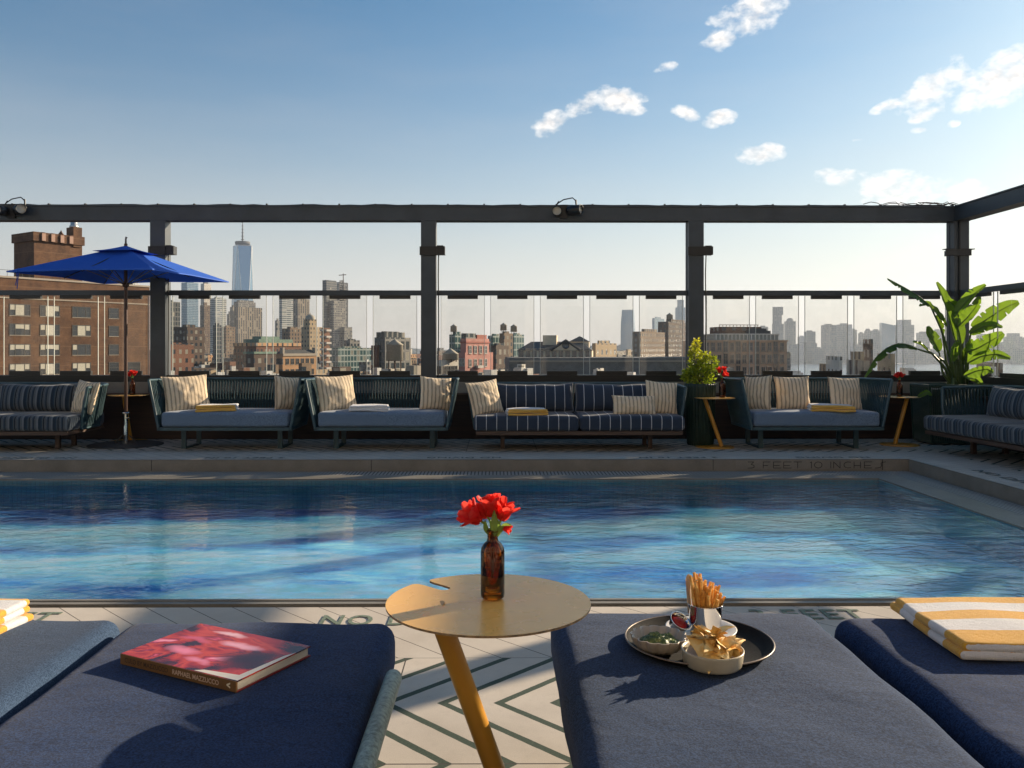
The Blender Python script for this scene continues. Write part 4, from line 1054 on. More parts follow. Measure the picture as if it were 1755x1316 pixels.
# ---- umbrella
def umbrella():
    cx, cy = -4.60, 10.47
    t = empty('patio_umbrella', (cx, cy, 0), R(-9), 'square royal-blue patio umbrella open beside the left sofas', 'umbrella')
    tb_ = NT('royal_blue_canvas')
    n = tb_.noise(500, 2, .6)
    tb_.fin(tb_.ramp(n, [(.3, (.014, .095, .50)), (.7, (.024, .14, .64))]), .75, 0, tb_.bump(n, .2, .001))
    tl = tb_.N.new('ShaderNodeBsdfTranslucent'); tl.inputs['Color'].default_value = (.01, .04, .30, 1)
    mx = tb_.N.new('ShaderNodeMixShader'); mx.inputs[0].default_value = .12; tb_.L.new(tb_.b.outputs[0], mx.inputs[1]); tb_.L.new(tl.outputs[0], mx.inputs[2]); tb_.L.new(mx.outputs[0], tb_.out.inputs[0])
    blue = tb_.m
    S, ZE, ZT = .91, 2.105, 2.43
    c = MB(); cor = [Vector((-S, -S, 0)), Vector((S, -S, 0)), Vector((S, S, 0)), Vector((-S, S, 0))]
    for k in range(4):
        a, b = cor[k], cor[(k+1) % 4]
        def fn(u, v, a=a, b=b):
            p = a.lerp(b, v); q = p * (.10 + .90*u)
            edge = abs(v*2-1)
            sag = -.05 * math.sin(u*math.pi) * (1 - edge**2) 
            z = ZT + (ZE - ZT) * u + sag + .035*(1-edge**2)*u*u*0 - .015*u*edge
            q *= 1 - .035 * u * u * (1 - edge*edge)
            return Vector((q.x, q.y, z))
        c.grid(fn, 14, 16)
        # valance
        c.grid(lambda u, v: fn(1, v) * 1 + Vector((0, 0, -.012*u)), 1, 16)
    c.build('canopy', blue, t)
    v = MB(); s_ = .30
    for k in range(4):
        a, b = cor[k]*s_, cor[(k+1) % 4]*s_
        v.grid(lambda u, w: Vector(((a.lerp(b, w)).x*(.03+.97*u), (a.lerp(b, w)).y*(.03+.97*u), ZT + .045 - .085*u - .01*math.sin(u*math.pi))), 6, 8)
    v.build('vent_flap', blue, t)
    tan = paint('rib_grey', (.18, .16, .14), .5)
    for k in range(8):
        d = [cor[0], (cor[0]+cor[1])/2, cor[1], (cor[1]+cor[2])/2, cor[2], (cor[2]+cor[3])/2, cor[3], (cor[3]+cor[0])/2][k]
        r = MB(); r.tube([(d.x*.03, d.y*.03, ZT - .02), (d.x*.97*(1 if k % 2 == 0 else .955), d.y*.97*(1 if k % 2 == 0 else .955), ZE - .022)], .007, 6); ro = r.build('rib', M_black, t)
        r = MB(); r.tube([(d.x*.03, d.y*.03, 2.0), (d.x*.5, d.y*.5, ZT + (ZE - ZT)*.5 - .045)], .006, 6); r.build('strut', tan, ro)
    pm = wood('umbrella_pole_wood', (.035, .014, .010), (.085, .035, .022), 30, 1.5, .4)
    p = MB(); p.tube([(0, 0, .34), (0, 0, 2.50)], .021, 16); p.lathe([(.021, 1.96), (.04, 1.97), (.04, 2.01), (.021, 2.02)], n=16); p.build('pole', pm, t)
    f = MB(); f.tube([(0, 0, 2.48), (0, 0, 2.56), (.01, 0, 2.585)], [.014, .010, .014], 10); f.build('finial', tan, t)
    b = MB(); b.tube([(0, 0, .02), (0, 0, .40)], .028, 16); b.lathe([(.028, .385), (.045, .39), (.045, .405), (.024, .41)], n=16); b.tube([(.02, -.02, .33), (.075, -.035, .34)], .01, 8)
    b.build('base_tube', M_steel, t)
    b = MB(); b.lathe([(0, .03), (.16, .028), (.42, .016), (.44, .010), (.44, 0), (0, 0)], n=64)
    for a in (20, 110, 200, 290): b.tube([(.13*math.cos(R(a)), .13*math.sin(R(a)), .02), (.04*math.cos(R(a)), .04*math.sin(R(a)), .12)], .009, 6)
    b.build('base_plate', paint('cast_iron', (.05, .05, .048), .55, 0, .3, 20), t)
    s = MB(); a = cor[0]; s.tube([(a.x*.86, a.y*.99, ZE + .01), (a.x*.85, a.y*1.0, ZE - .10), (a.x*.87, a.y*1.0, ZE - .18)], .008, 5, flat=.3); s.tube([(a.x*.84, a.y*.99, ZE + .02), (a.x*.83, a.y*1.0, ZE - .06), (a.x*.85, a.y*1.0, ZE - .22)], .008, 5, flat=.3); s.build('tie_strap', blue, t)
umbrella()

# ---- tall planter with a leafy shrub
def shrub():
    c = Vector((2.545, 10.45, 0))
    t = empty('tall_planter', c, 0, 'tall dark green fluted planter between the pinstriped sofa and the side table', 'planter')
    g = paint('deep_green_glaze', (.012, .032, .022), .45, 0, .25, 8)
    fn = lambda a, z: 1 + .025 * math.cos(a * 30)
    m = MB(); m.lathe([(0, 0), (.150, 0), (.160, .02), (.188, .72), (.190, .76), (.182, .765), (.178, .74), (0, .72)], n=180, fn=fn); m.build('pot', g, t)
    s = MB(); s.lathe([(0, .735), (.176, .735), (.176, .70)], n=32); s.build('soil', paint('soil', (.03, .02, .012), .9), t)
    p = empty('leafy_shrub', c + Vector((0, 0, .72)), 0, 'dense yellow-green shrub growing in the tall dark green planter', 'shrub')
    st = MB(); rnd = random.Random(4); lf = MB()
    lobes = [((-.01, 0, .10), (.18, .16, .09), 380), ((-.13, -.02, .15), (.08, .09, .07), 120), ((-.07, 0, .36), (.075, .08, .15), 240), ((.115, -.02, .29), (.095, .10, .11), 230), ((-.055, 0, .51), (.045, .05, .09), 80), ((-.19, 0, .14), (.06, .06, .04), 50), ((.19, 0, .20), (.05, .06, .05), 50), ((.0, 0, .20), (.13, .13, .10), 220), ((.04, .02, .36), (.04, .04, .06), 40)]
    for (lc, lr, cnt) in lobes:
        lc = Vector(lc)
        st.tube([(0, 0, 0), lc*.5, lc], [.008, .005, .003], 5)
        for k in range(cnt):
            d = Vector((rnd.gauss(0,1), rnd.gauss(0,1), rnd.gauss(0,1))).normalized(); rr = rnd.uniform(.45, 1.08)
            q = lc + Vector((d.x*lr[0], d.y*lr[1], d.z*lr[2])) * rr
            out = (d + Vector((0, 0, .5)) + Vector((rnd.gauss(0,.5), rnd.gauss(0,.5), rnd.gauss(0,.4)))).normalized()
            L_ = rnd.uniform(.030, .055); w = L_ * rnd.uniform(.24, .34)
            s_ = out.cross(Vector((rnd.gauss(0,1), rnd.gauss(0,1), rnd.gauss(0,1)))).normalized(); nn = out.cross(s_)
            a, b = q, q + out*L_; m1 = q + out*L_*.5
            lf.add([a, m1 + s_*w + nn*w*.3, b - nn*w*.6, m1 - s_*w + nn*w*.3], [(0,1,2),(0,2,3)], 0, False)
            if k % 14 == 0: st.tube([lc, q], [.003, .0015], 4)
    st.build('stem', M_wood, p)
    tl = NT('shrub_leaf'); 
    z = tl.xyz()[2]
    cl = tl.ramp(tl.noise(26, 3, .6), [(.3, (.07, .12, .018)), (.5, (.22, .27, .03)), (.7, (.50, .46, .05))])
    cl = tl.mix(tl.M('MULTIPLY', tl.M('SUBTRACT', z, .28, clamp=True), 2.2, clamp=True), cl, (.62, .50, .06))
    tl.fin(cl, .35)
    tr = tl.N.new('ShaderNodeBsdfTranslucent'); tl.L.new(tl.mix(1, cl, (1.5, 1.7, .7), 'MULTIPLY'), tr.inputs['Color'])
    mx = tl.N.new('ShaderNodeMixShader'); mx.inputs[0].default_value = .45; tl.L.new(tl.b.outputs[0], mx.inputs[1]); tl.L.new(tr.outputs[0], mx.inputs[2]); tl.L.new(mx.outputs[0], tl.out.inputs[0])
    lf.build('foliage', tl.m, p)
shrub()

# ---- woven planter with a big banana-leaf plant
def banana():
    Y0 = 10.62
    t = empty('woven_planter', (5.80, Y0, 0), 0, 'low dark green woven planter box behind the right-hand striped sofa', 'planter')
    g = fabric('green_cord', (.016, .038, .028), (.04, .075, .055), 260, .4, .7)
    W, D = .42, .24
    fr = MB(); 
    for (x0, y0, x1, y1) in ((-W, -D, W, -D), (W, -D, W, D), (W, D, -W, D), (-W, D, -W, -D)):
        fr.tube([(x0, y0, .735), (x1, y1, .735)], .018, 8); fr.tube([(x0*.93, y0*.9, .03), (x1*.93, y1*.9, .03)], .014, 8)
        fr.tube([(x0, y0, .735), (x0*.93, y0*.9, .03)], .018, 8)
    fr.build('frame', g, t)
    wv = MB()
    cords(wv, polyf([(-W, -D, .73), (W, -D, .73), (W, D, .73), (-W, D, .73), (-W, -D, .73)]), polyf([(-W*.93, -D*.9, .03), (W*.93, -D*.9, .03), (W*.93, D*.9, .03), (-W*.93, D*.9, .03), (-W*.93, -D*.9, .03)]), 220, .006, .8, 6)
    wv.build('weave', g, t)
    b = MB(); b.box((-W*.9, -D*.85, .04), (W*.9, D*.85, .69)); b.build('liner', M_black, t)
    p = empty('banana_leaf_plant', (5.80, Y0, .69), 0, 'large green bird-of-paradise plant with broad arching leaves in the corner', 'plant')
    gm = leaf_mat('banana_leaf', (.016, .050, .010), (.045, .10, .018), (.30, .50, .035), .40, .32, 9)
    sm = leaf_mat('leaf_stalk', (.05, .09, .025), (.11, .16, .05), (.2, .3, .05), .1, .4)
    O = Vector((5.80, Y0, .69))
    def w(px, py, dy=0): return P(px, py, Y0 + dy) - O
    def leaf(path, tipw, stalk, seed, fold=.35, tw=0, notch=2, droop=0):
        """path: midrib px points from blade base to tip (px, py, depth offset)"""
        pts = [w(*q) for q in path]
        f = polyf(pts)
        def sm_(u):
            # smooth the polyline a little
            return (f(max(0, u-.06)) + f(u)*2 + f(min(1, u+.06))) / 4
        rnd = random.Random(seed); cuts = [rnd.uniform(.2, .9) for _ in range(notch)]
        m = MB()
        L_ = sum((b-a).length for a, b in zip(pts, pts[1:]))
        for sgn in (-1, 1):
            def fn(u, v, sgn=sgn):
                c = sm_(u); d = (sm_(min(1, u+.03)) - sm_(max(0, u-.03))).normalized()
                ref = Matrix.Rotation(tw, 3, d) @ Vector((0, -1, .15))
                s_ = d.cross(ref).normalized(); nn = s_.cross(d)
                wd = 1.14 * tipw * (math.sin(math.pi * (u*.94+.03)) ** .55) * (1 - .30*u)
                for q in cuts:
                    wd *= 1 - .75 * max(0, 1 - abs(u - q - v*.03*sgn) * 55) * v
                rip = noise.noise(Vector((u*9, v*1.2, seed))) * .014 * v
                return c + s_ * sgn * v * wd * (1 - .10*v) + nn * (fold * v * wd * (1 if fold > 0 else 1) + rip) + Vector((0, 0, -droop * v * v * wd))
            m.grid(fn, 54, 6)
        lo = m.build('leaf', gm, p)
        r = MB(); r.tube([sm_(i/20) for i in range(21)], [.010 - .008*i/20 for i in range(21)], 6); r.build('midrib', sm, lo)
        if stalk:
            s = MB(); sp = [w(*q) for q in stalk] + [pts[0]]; g2 = polyf(sp); s.tube([g2(i/10) for i in range(11)], [.020 - .010*i/10 for i in range(11)], 8); s.build('stalk', sm, p)
    B = lambda x: (x, 662, 0)
    leaf([(1597, 524, -.10), (1578, 508, -.12), (1552, 492, -.14), (1522, 476, -.16)], .075, [B(1640), (1632, 620, -.02), (1618, 570, -.06)], 1, -.55, .9, 4)
    leaf([(1625, 560, -.10), (1606, 535, -.10), (1590, 520, -.12), (1577, 525, -.14)], .06, None, 2, .5, .5, 2)
    leaf([(1640, 585, .05), (1630, 545, .05), (1619, 510, .02), (1606, 482, 0)], .105, [B(1648), (1645, 620, 0)], 3, .5, .4, 2)
    leaf([(1652, 560, -.05), (1640, 525, -.06), (1626, 512, -.08)], .07, [B(1650)], 4, .6, .2, 1)
    leaf([(1640, 540, -.14), (1655, 522, -.16), (1672, 503, -.18), (1694, 487, -.20)], .085, [B(1652), (1648, 600, -.06)], 5, .5, -.9, 2)
    leaf([(1644, 560, -.18), (1660, 545, -.2), (1676, 525, -.22), (1682, 507, -.24)], .085, None, 6, .45, -.7, 1)
    leaf([(1668, 562, -.10), (1690, 550, -.12), (1715, 533, -.15), (1735, 522, -.2), (1751, 517, -.24)], .125, [B(1655), (1660, 610, -.05)], 7, .35, -.35, 3, .1)
    leaf([(1664, 572, -.2), (1688, 560, -.22), (1708, 556, -.24), (1722, 562, -.26)], .085, None, 8, .5, -.6, 1, .3)
    leaf([(1660, 604, -.12), (1680, 596, -.16), (1705, 582, -.2), (1724, 570, -.24)], .115, [B(1658), (1658, 630, -.06)], 9, .35, -.3, 2)
    leaf([(1662, 622, -.2), (1685, 610, -.24), (1712, 606, -.28), (1736, 614, -.3)], .08, [B(1660)], 10, .45, -.2, 2, .2)
    leaf([(1655, 645, -.22), (1675, 636, -.26), (1695, 632, -.3), (1706, 638, -.32)], .075, [B(1656)], 11, .4, -.2, 1, .3)
    leaf([(1660, 640, -.1), (1676, 650, -.2), (1688, 660, -.28)], .055, None, 12, .4, .4, 0)
    leaf([(1612, 603, -.06), (1603, 585, -.08), (1594, 570, -.08), (1592, 558, -.08)], .105, [B(1636), (1618, 640, -.04)], 13, .3, .3, 1)
    leaf([(1618, 575, .06), (1612, 555, .06), (1606, 540, .04)], .06, [B(1640), (1624, 620, .04)], 14, .4, .5, 1)
    leaf([(1634, 620, -.16), (1636, 600, -.18), (1642, 584, -.2)], .07, [B(1640)], 15, .5, .2, 1)
    leaf([(1650, 590, -.12), (1646, 566, -.16), (1636, 545, -.18), (1634, 530, -.2)], .09, [B(1648)], 16, .4, .3, 1)
    leaf([(1574, 598, -.20), (1558, 590, -.24), (1540, 588, -.28), (1520, 597, -.32), (1500, 615, -.36), (1482, 648, -.38)], .075, [B(1634), (1622, 630, -.06), (1600, 606, -.14)], 17, -.55, 1.3, 4, .2)
    leaf([(1592, 600, -.10), (1580, 590, -.14), (1566, 586, -.18)], .05, [B(1644), (1622, 620, -.06)], 18, .5, 1.0, 1)
    leaf([(1652, 625, -.05), (1662, 600, -.08), (1668, 580, -.1)], .075, [B(1650)], 19, .45, -.2, 1)
    leaf([(1575, 680, -.5), (1590, 672, -.5), (1600, 678, -.5)], .035, None, 20, .4, 0, 0)
    sk = MB(); rnd = random.Random(2)
    for x in (1628, 1636, 1645, 1652, 1660): sk.tube([w(x, 664, rnd.uniform(-.1, .1)), w(x + rnd.uniform(-6, 6), 600, rnd.uniform(-.1, .1))], [.024, .012], 8)
    sk.build('stalk_cluster', sm, p)
banana()
# ================================================================== CITY
GZ = -60.0
CA = 34.0; cs, sn = math.cos(R(CA)), math.sin(R(CA))
def facade(name, wa, wb, win=(.03, .04, .05), bay=3.0, floor=3.2, wx=.5, wz=.55, gloss=.15, blind_share=.25, band=0, metal=0, rough=.85, blind=(.42, .38, .30)):
    t = NT(name)
    x, y, z = t.xyz()
    g = t.N.new('ShaderNodeNewGeometry'); nz = t.xyz(g.outputs['Normal'])[2]
    h = t.M('ADD', t.M('SUBTRACT', x, y), 3000.0)
    hx = t.M('DIVIDE', h, bay); vz = t.M('DIVIDE', t.M('ADD', z, 300.0), floor)
    fx, fz = t.M('FRACT', hx), t.M('FRACT', vz)
    mx_ = t.M('LESS_THAN', t.M('ABSOLUTE', t.M('SUBTRACT', fx, .5)), wx/2)
    mz = t.M('LESS_THAN', t.M('ABSOLUTE', t.M('SUBTRACT', fz, .5)), wz/2)
    side = t.M('LESS_THAN', t.M('ABSOLUTE', nz), .5)
    m = t.M('MULTIPLY', t.M('MULTIPLY', mx_, mz), side)
    wn = t.N.new('ShaderNodeTexWhiteNoise'); wn.noise_dimensions = '2D'
    t.L.new(t.comb(t.M('FLOOR', hx), t.M('FLOOR', vz), 0.0), wn.inputs['Vector'])
    r_ = wn.outputs['Value']
    wc = t.mix(t.M('MULTIPLY', t.M('GREATER_THAN', r_, 1 - blind_share), t.M('ADD', .3, t.M('MULTIPLY', r_, .4))), win, blind)  # a random share of windows shows pale blinds
    big = t.noise(.10, 5, .65); fine = t.noise(1.3, 3, .7)
    wall = t.ramp(t.M('ADD', t.M('MULTIPLY', big, .65), t.M('MULTIPLY', fine, .35)), [(.35, wa), (.65, wb)])
    if band: 
        bm_ = t.M('MULTIPLY', t.M('LESS_THAN', t.M('FRACT', t.M('DIVIDE', vz, band)), .10 / 1), side)
        wall = t.mix(bm_, wall, [min(1, q*1.6) for q in wb])
    roofc = t.ramp(t.noise(.25, 4, .6), [(.35, (.05, .046, .042)), (.7, (.14, .125, .11))])
    up = t.M('GREATER_THAN', nz, .5)
    c = t.mix(m, wall, wc); c = t.mix(up, c, roofc)
    rg = t.M('ADD', rough, t.M('MULTIPLY', m, gloss - rough))
    t.fin(c, rg, t.M('MULTIPLY', m, metal), t.bump(t.M('SUBTRACT', 1.0, m), .5, .25))
    return t.m
F_ = {
 'brick': facade('red_brick_facade', (0.115, 0.049, 0.030), (0.216, 0.095, 0.054), bay=2.6, wx=.42, wz=.5),
 'dark': facade('dark_brick_facade', (0.061, 0.041, 0.032), (0.115, 0.074, 0.054), bay=2.8, wx=.5),
 'brown': facade('brown_facade', (0.135, 0.089, 0.057), (0.230, 0.155, 0.097), bay=3.2, wx=.45),
 'buff': facade('buff_facade', (0.324, 0.236, 0.142), (0.459, 0.351, 0.223), bay=3.0, wx=.4, wz=.5),
 'tan': facade('orange_tan_facade', (0.459, 0.250, 0.121), (0.621, 0.365, 0.189), bay=3.4, wx=.36, wz=.5),
 'pink': facade('pink_stucco', (0.567, 0.216, 0.169), (0.743, 0.324, 0.257), bay=4.2, wx=.30, wz=.45),
 'white': facade('white_brick_facade', (0.540, 0.486, 0.405), (0.702, 0.648, 0.567), bay=2.8, wx=.4, wz=.5),
 'grey': facade('grey_facade', (0.149, 0.142, 0.135), (0.243, 0.230, 0.209), bay=3.0, wx=.6, wz=.6),
 'stone': facade('grey_limestone', (0.243, 0.209, 0.162), (0.365, 0.317, 0.250), bay=4.0, wx=.35, wz=.7, floor=5),
 'vert': facade('ribbed_tower', (0.216, 0.169, 0.121), (0.297, 0.243, 0.176), bay=5.0, floor=4.0, wx=.45, wz=.92),
 'horiz': facade('banded_tower', (0.324, 0.338, 0.324), (0.446, 0.446, 0.419), bay=12, floor=4.2, wx=.96, wz=.45, win=(.06, .08, .09)),
 'glass': facade('blue_glass_tower', (0.135, 0.203, 0.257), (0.203, 0.284, 0.351), win=(.10, .19, .27), bay=4, floor=4, wx=.86, wz=.82, gloss=.08, blind_share=.05, metal=.6, rough=.4),
 'gglass': facade('green_glass', (0.162, 0.203, 0.189), (0.243, 0.297, 0.284), win=(.05, .11, .11), bay=2.6, floor=3.4, wx=.8, wz=.78, gloss=.08, blind_share=.15, metal=.3, rough=.4),
 'dglass': facade('dark_glass', (0.068, 0.068, 0.068), (0.108, 0.108, 0.101), win=(.02, .03, .035), bay=2.4, floor=3.4, wx=.7, wz=.78, gloss=.1, blind_share=.12, rough=.5),
 'loft': facade('warm_loft_facade', (0.270, 0.169, 0.101), (0.392, 0.257, 0.162), bay=3.1, wx=.0, wz=.0),
 'far': facade('distant_concrete', (0.176, 0.169, 0.155), (0.257, 0.243, 0.223), bay=7, floor=8, wx=.5, wz=.5),
}
M_tar = paint('tar_roof', (.07, .063, .056), .9, 0, .3, .5)
M_copper = paint('green_copper_roof', (.12, .20, .15), .7, 0, .3, .6)
M_slate = paint('dark_slate_roof', (.06, .058, .055), .7, 0, .3, .8)
M_silver = paint('galvanised_steel', (.55, .54, .52), .35, .6, .2, 2)
M_tank = wood('tank_cedar', (.30, .27, .22), (.46, .42, .34), .4, 6, .8)
M_rust = paint('rusty_steel', (.10, .05, .03), .8, 0, .3, 3)

class Bld:
    """a building set on the city grid; u runs along its left face, v along its right face"""
    def __init__(s, name, label, x0, xm, x1, ytop, D, zb=GZ, cat='building', ang=CA, group=None, depth=None):
        s.c = Vector(((xm - VX)/F*D, D, zb)); s.ang = ang
        c_, s_ = math.cos(R(ang)), math.sin(R(ang))
        u0, u1 = (x0-VX)/F, (x1-VX)/F
        s.t = (s.c.x - u0*D) / (c_ + s_*u0) if x0 < xm else 4.0
        den = s_ - c_*u1
        s.s = (u1*D - s.c.x) / den if (x1 > xm and den > .06) else (depth or max(12, s.t*.8))
        if depth: s.s = depth
        s.h = EYE + (VY - ytop)/F*D - zb
        s.o = empty(name, s.c, -R(ang), label, cat, group)
        s.D = D
    def zz(s, y): return EYE + (VY - y)/F*s.D - s.c.z
    def body(s, mat, inset=0, z0=0, z1=None, name='wall', parapet=.9, a=(0,1), b=(0,1)):
        z1 = s.h if z1 is None else z1
        m = MB()
        x0, x1 = -s.t*a[1], -s.t*a[0]; y0, y1 = s.s*b[0], s.s*b[1]
        pr = min(parapet, (x1-x0)*.1)
        if parapet:
            m.box((x0, y0, z0), (x1, y1, z1 - parapet))
            e = pr*.5
            m.box((x0, y0, z1-parapet), (x1, y0+e, z1)); m.box((x0, y1-e, z1-parapet), (x1, y1, z1)); m.box((x0, y0+e, z1-parapet), (x0+e, y1-e, z1)); m.box((x1-e, y0+e, z1-parapet), (x1, y1-e, z1))
        else: m.box((x0, y0, z0), (x1, y1, z1))
        return m.build(name, mat, s.o)
    def roofbox(s, fa, fb, ha, hb, hh, mat, name='bulkhead'):
        m = MB(); m.box((-s.t*fb, s.s*ha, s.h-1), (-s.t*fa, s.s*hb, s.h+hh)); return m.build(name, mat, s.o)
    def tank(s, f, g, r, h, legs=2.5, z=None):
        z = s.h-.5 if z is None else z
        c = Vector((-s.t*f, s.s*g, z))
        m = MB()
        for a in (45, 135, 225, 315): m.tube([c + Vector((r*.7*math.cos(R(a)), r*.7*math.sin(R(a)), 0)), c + Vector((r*.7*math.cos(R(a)), r*.7*math.sin(R(a)), legs))], r*.07, 5)
        m.lathe([(0, legs-.1), (r*1.0, legs-.1), (r*1.0, legs)], c, 20)
        st = m.build('tank_stand', M_rust, s.o)
        m = MB(); m.lathe([(0, legs), (r, legs), (r*.96, legs+h), (r*1.04, legs+h+.05), (0, legs+h+r*.75)], c, 20); m.build('water_tank', M_tank, s.o)
    def windows(s, face, n, rows, w, h, zs, frame, glass, arch=False, margin=.06, span=(0,1), fat=.12, sill=True):
        L = s.t if face == 'l' else s.s
        proto = None
        for zc in zs:
            for k in range(n):
                f = span[0] + (span[1]-span[0]) * (margin + (1-2*margin)*((k+.5)/n))
                q = Vector((-L*f, -.0, zc)) if face == 'l' else Vector((0, L*f, zc))
                if proto is None:
                    m = MB(); e = fat
                    m.box((-w/2-e, -.10, -h/2-e), (w/2+e, .3, -h/2), 0); m.box((-w/2-e, -.10, h/2), (w/2+e, .3, h/2+e), 0)
                    m.box((-w/2-e, -.10, -h/2), (-w/2, .3, h/2), 0); m.box((w/2, -.10, -h/2), (w/2+e, .3, h/2), 0)
                    m.box((-w/2, -.03, -h/2), (w/2, .3, h/2), 1)
                    m.box((-.05, -.06, -h/2), (.05, -.03, h/2), 0); m.box((-w/2, -.055, -.04), (w/2, -.03, .04), 0)
                    if sill: m.box((-w/2-e*1.6, -.22, -h/2-e*1.8), (w/2+e*1.6, -.101, -h/2-e), 2)
                    me = m.mesh('window', [frame, glass, M_sill]); proto = me
                o = bpy.data.objects.new('window', proto); col.objects.link(o); o.parent = s.o; o.location = q
                if face == 'r': o.rotation_euler = (0, 0, R(90))
M_sill = paint('limestone_sill', (.34, .29, .23), .8)
M_win = NT('window_glass').fin((.035, .04, .045), .06, 0, None, Specular_IOR_Level=.8)
M_winf = paint('window_frame_dark', (.06, .055, .05), .5)
M_winw = paint('window_frame_pale', (.45, .42, .38), .5)
M_blind = paint('drawn_blind', (.50, .47, .38), .7)

def city():
    # --- near brick apartment block, far left
    b = Bld('brick_apartment_block', 'large warm brown brick apartment block at the left edge, behind the umbrella', -170, -120, 258, 487, 117.3, ang=CA)
    b.h = 12.0 - GZ
    def brick():
        t = NT('warm_brick'); x, y, z = t.xyz()
        v = t.comb(t.M('ADD', x, y), z, 0.0)
        bn = t.N.new('ShaderNodeTexBrick'); t.L.new(v, bn.inputs['Vector']); bn.inputs['Scale'].default_value = 1.0
        bn.inputs['Brick Width'].default_value = .42; bn.inputs['Row Height'].default_value = .14; bn.inputs['Mortar Size'].default_value = .012
        bn.inputs['Color1'].default_value = (.15, .065, .028, 1); bn.inputs['Color2'].default_value = (.19, .092, .042, 1); bn.inputs['Mortar'].default_value = (.11, .07, .045, 1)
        c = t.mix(t.ramp(t.noise(.35, 8, .75), [(.38, (0, 0, 0)), (.62, (1, 1, 1))]), bn.outputs[0], (.075, .036, .020))
        c = t.mix(t.M('MULTIPLY', t.M('LESS_THAN', t.M('FRACT', t.M('DIVIDE', t.M('ADD', z, 100.55), 3.0)), .05), .35), c, (.24, .14, .08))
        return t.fin(c, .9, 0, t.bump(bn.outputs[1], .3, .02))
    M_b = brick()
    b.body(M_b)
    m = MB(); m.box((.0, 0, b.h-3.3), (.10, b.s, b.h-3.1)); m.box((0, 0, b.h-.25), (.14, b.s, b.h+.03)); m.build('cornice', M_sill, b.o)
    for px in (-88, -35, 37, 88, 142, 197, 231):
        u = (px - VX)/F; sv = (u*b.c.y - b.c.x) / (sn - cs*u)
        wdt = 2.9 if px != 197 else 1.6
        if px == 231: wdt = 2.2
        for i, zc in enumerate((7.0, 4.04, .96, -2.0, -5.0, -8.0)):
            if px == 231 and i < 3: continue
            m = MB(); h = 1.62; w = wdt; K = lambda x0, x1, z0, z1, d0, d1, mi: m.box((d0, x0, z0), (d1, x1, z1), mi)
            K(-w/2-.1, w/2+.1, -h/2-.1, -h/2, -.4, .05, 2); K(-w/2-.1, w/2+.1, h/2, h/2+.1, -.4, .05, 0); K(-w/2-.1, -w/2, -h/2, h/2, -.4, .05, 0); K(w/2, w/2+.1, -h/2, h/2, -.4, .05, 0)
            K(-w/2, w/2, -h/2, h/2, -.4, .01, 1)
            if w > 2.5:
                for q in (-w*.24, w*.24): K(q-.05, q+.05, -h/2, h/2, .01, .04, 0)
                K(-w/2, -w*.24-.05, -.03, .03, .01, .035, 0); K(w*.24+.05, w/2, -.03, .03, .01, .035, 0)
                rnd = random.Random(px*7 + i)
                if rnd.random() < .75: K(-w*.24+.05, w*.24-.05, -h/2+.05 if rnd.random() < .6 else h*.1, h/2-.02, .0101, .02, 3)
                if rnd.random() < .5: K(-w/2+.03, -w*.24-.06, 0.04, h/2-.02, .0101, .02, 3)
                if rnd.random() < .5: K(w*.24+.06, w/2-.03, 0.04, h/2-.02, .0101, .02, 3)
            else: K(-w/2, w/2, -.03, .03, .01, .035, 0)
            o = m.build('window', [M_winf, M_win, M_sill, M_blind], b.o); o.location = (0, sv, zc - GZ)
    m = MB()
    for k in range(30): m.tube([(-.8, b.s*.0 + k*1.1, b.h-.4), (-.8, k*1.1, b.h+1.0)], .03, 4)
    m.tube([(-.8, 0, b.h+1.0), (-.8, 32, b.h+1.0)], .03, 4); m.build('roof_fence', M_winf, b.o)
    for (px, dd, hh, r_) in ((228, 3, 1.4, .5), (240, 4, 1.8, .4), (249, 3, 1.0, .6)):
        u = (px - VX)/F; sv = (u*b.c.y - b.c.x)/(sn - cs*u)
        m = MB(); m.box((-dd-r_, sv-r_, b.h-1), (-dd+r_, sv+r_, b.h+hh)); m.build('roof_vent', M_silver, b.o)
    # battlemented tower on the roof
    c0 = Vector(((61-VX)/F*150, 150, 11.0))
    t = empty('battlemented_tower', c0, -R(CA), 'tall brown brick rooftop tower with pale battlements, behind the blue umbrella', 'tower')
    u1 = (143-VX)/F; S_ = (u1*150 - c0.x)/(sn - cs*u1)
    H = EYE + (VY-404)/F*155 - 11.0
    m = MB(); m.box((-7, 0, -2), (0, S_, H-1.6)); m.build('shaft', M_b, t)
    m = MB(); m.box((-7.3, -.3, H-1.6), (.35, S_+.3, H)); 
    m.build('crown', M_b, t)
    for k in range(4):
        y = S_*(.13 + .19*k)
        m = MB(); m.box((.351, y, H-1.5), (.55, y+S_*.075, H-.15)); m.box((.2, y, H), (.5, y+S_*.075, H+.02)); m.build('battlement', paint('pink_limestone', (.42, .26, .19), .8), t)
    m = MB(); m.lathe([(0, H+.9), (.2, H+.5), (.6, H)], (0, S_*.55, 0), 4, smooth=False); m.build('gablet', M_b, t)
    m = MB(); m.box((-2.2, S_*.80, H-2), (.2, S_*.985, H+1.7)); m.build('turret', M_b, t)
    m = MB(); m.lathe([(0, H+3.0), (.55, H+3.0), (.6, H+2.9), (.6, H+2.2), (.75, H+2.1), (.8, H+1.69), (0, H+1.69)], (-.9, S_*.88, 0), 16); m.build('metal_cowl', M_silver, t)

    # --- supertall glass tower with spire
    D = 2700; X = (416.5-VX)/F*D; w = 15.6*D/F
    t = empty('spire_skyscraper', (X, D, GZ), 0, 'tallest tapering blue glass skyscraper with a needle spire', 'skyscraper')
    H = EYE + (VY-422)/F*D - GZ; a0 = R(33)
    q = 1.30
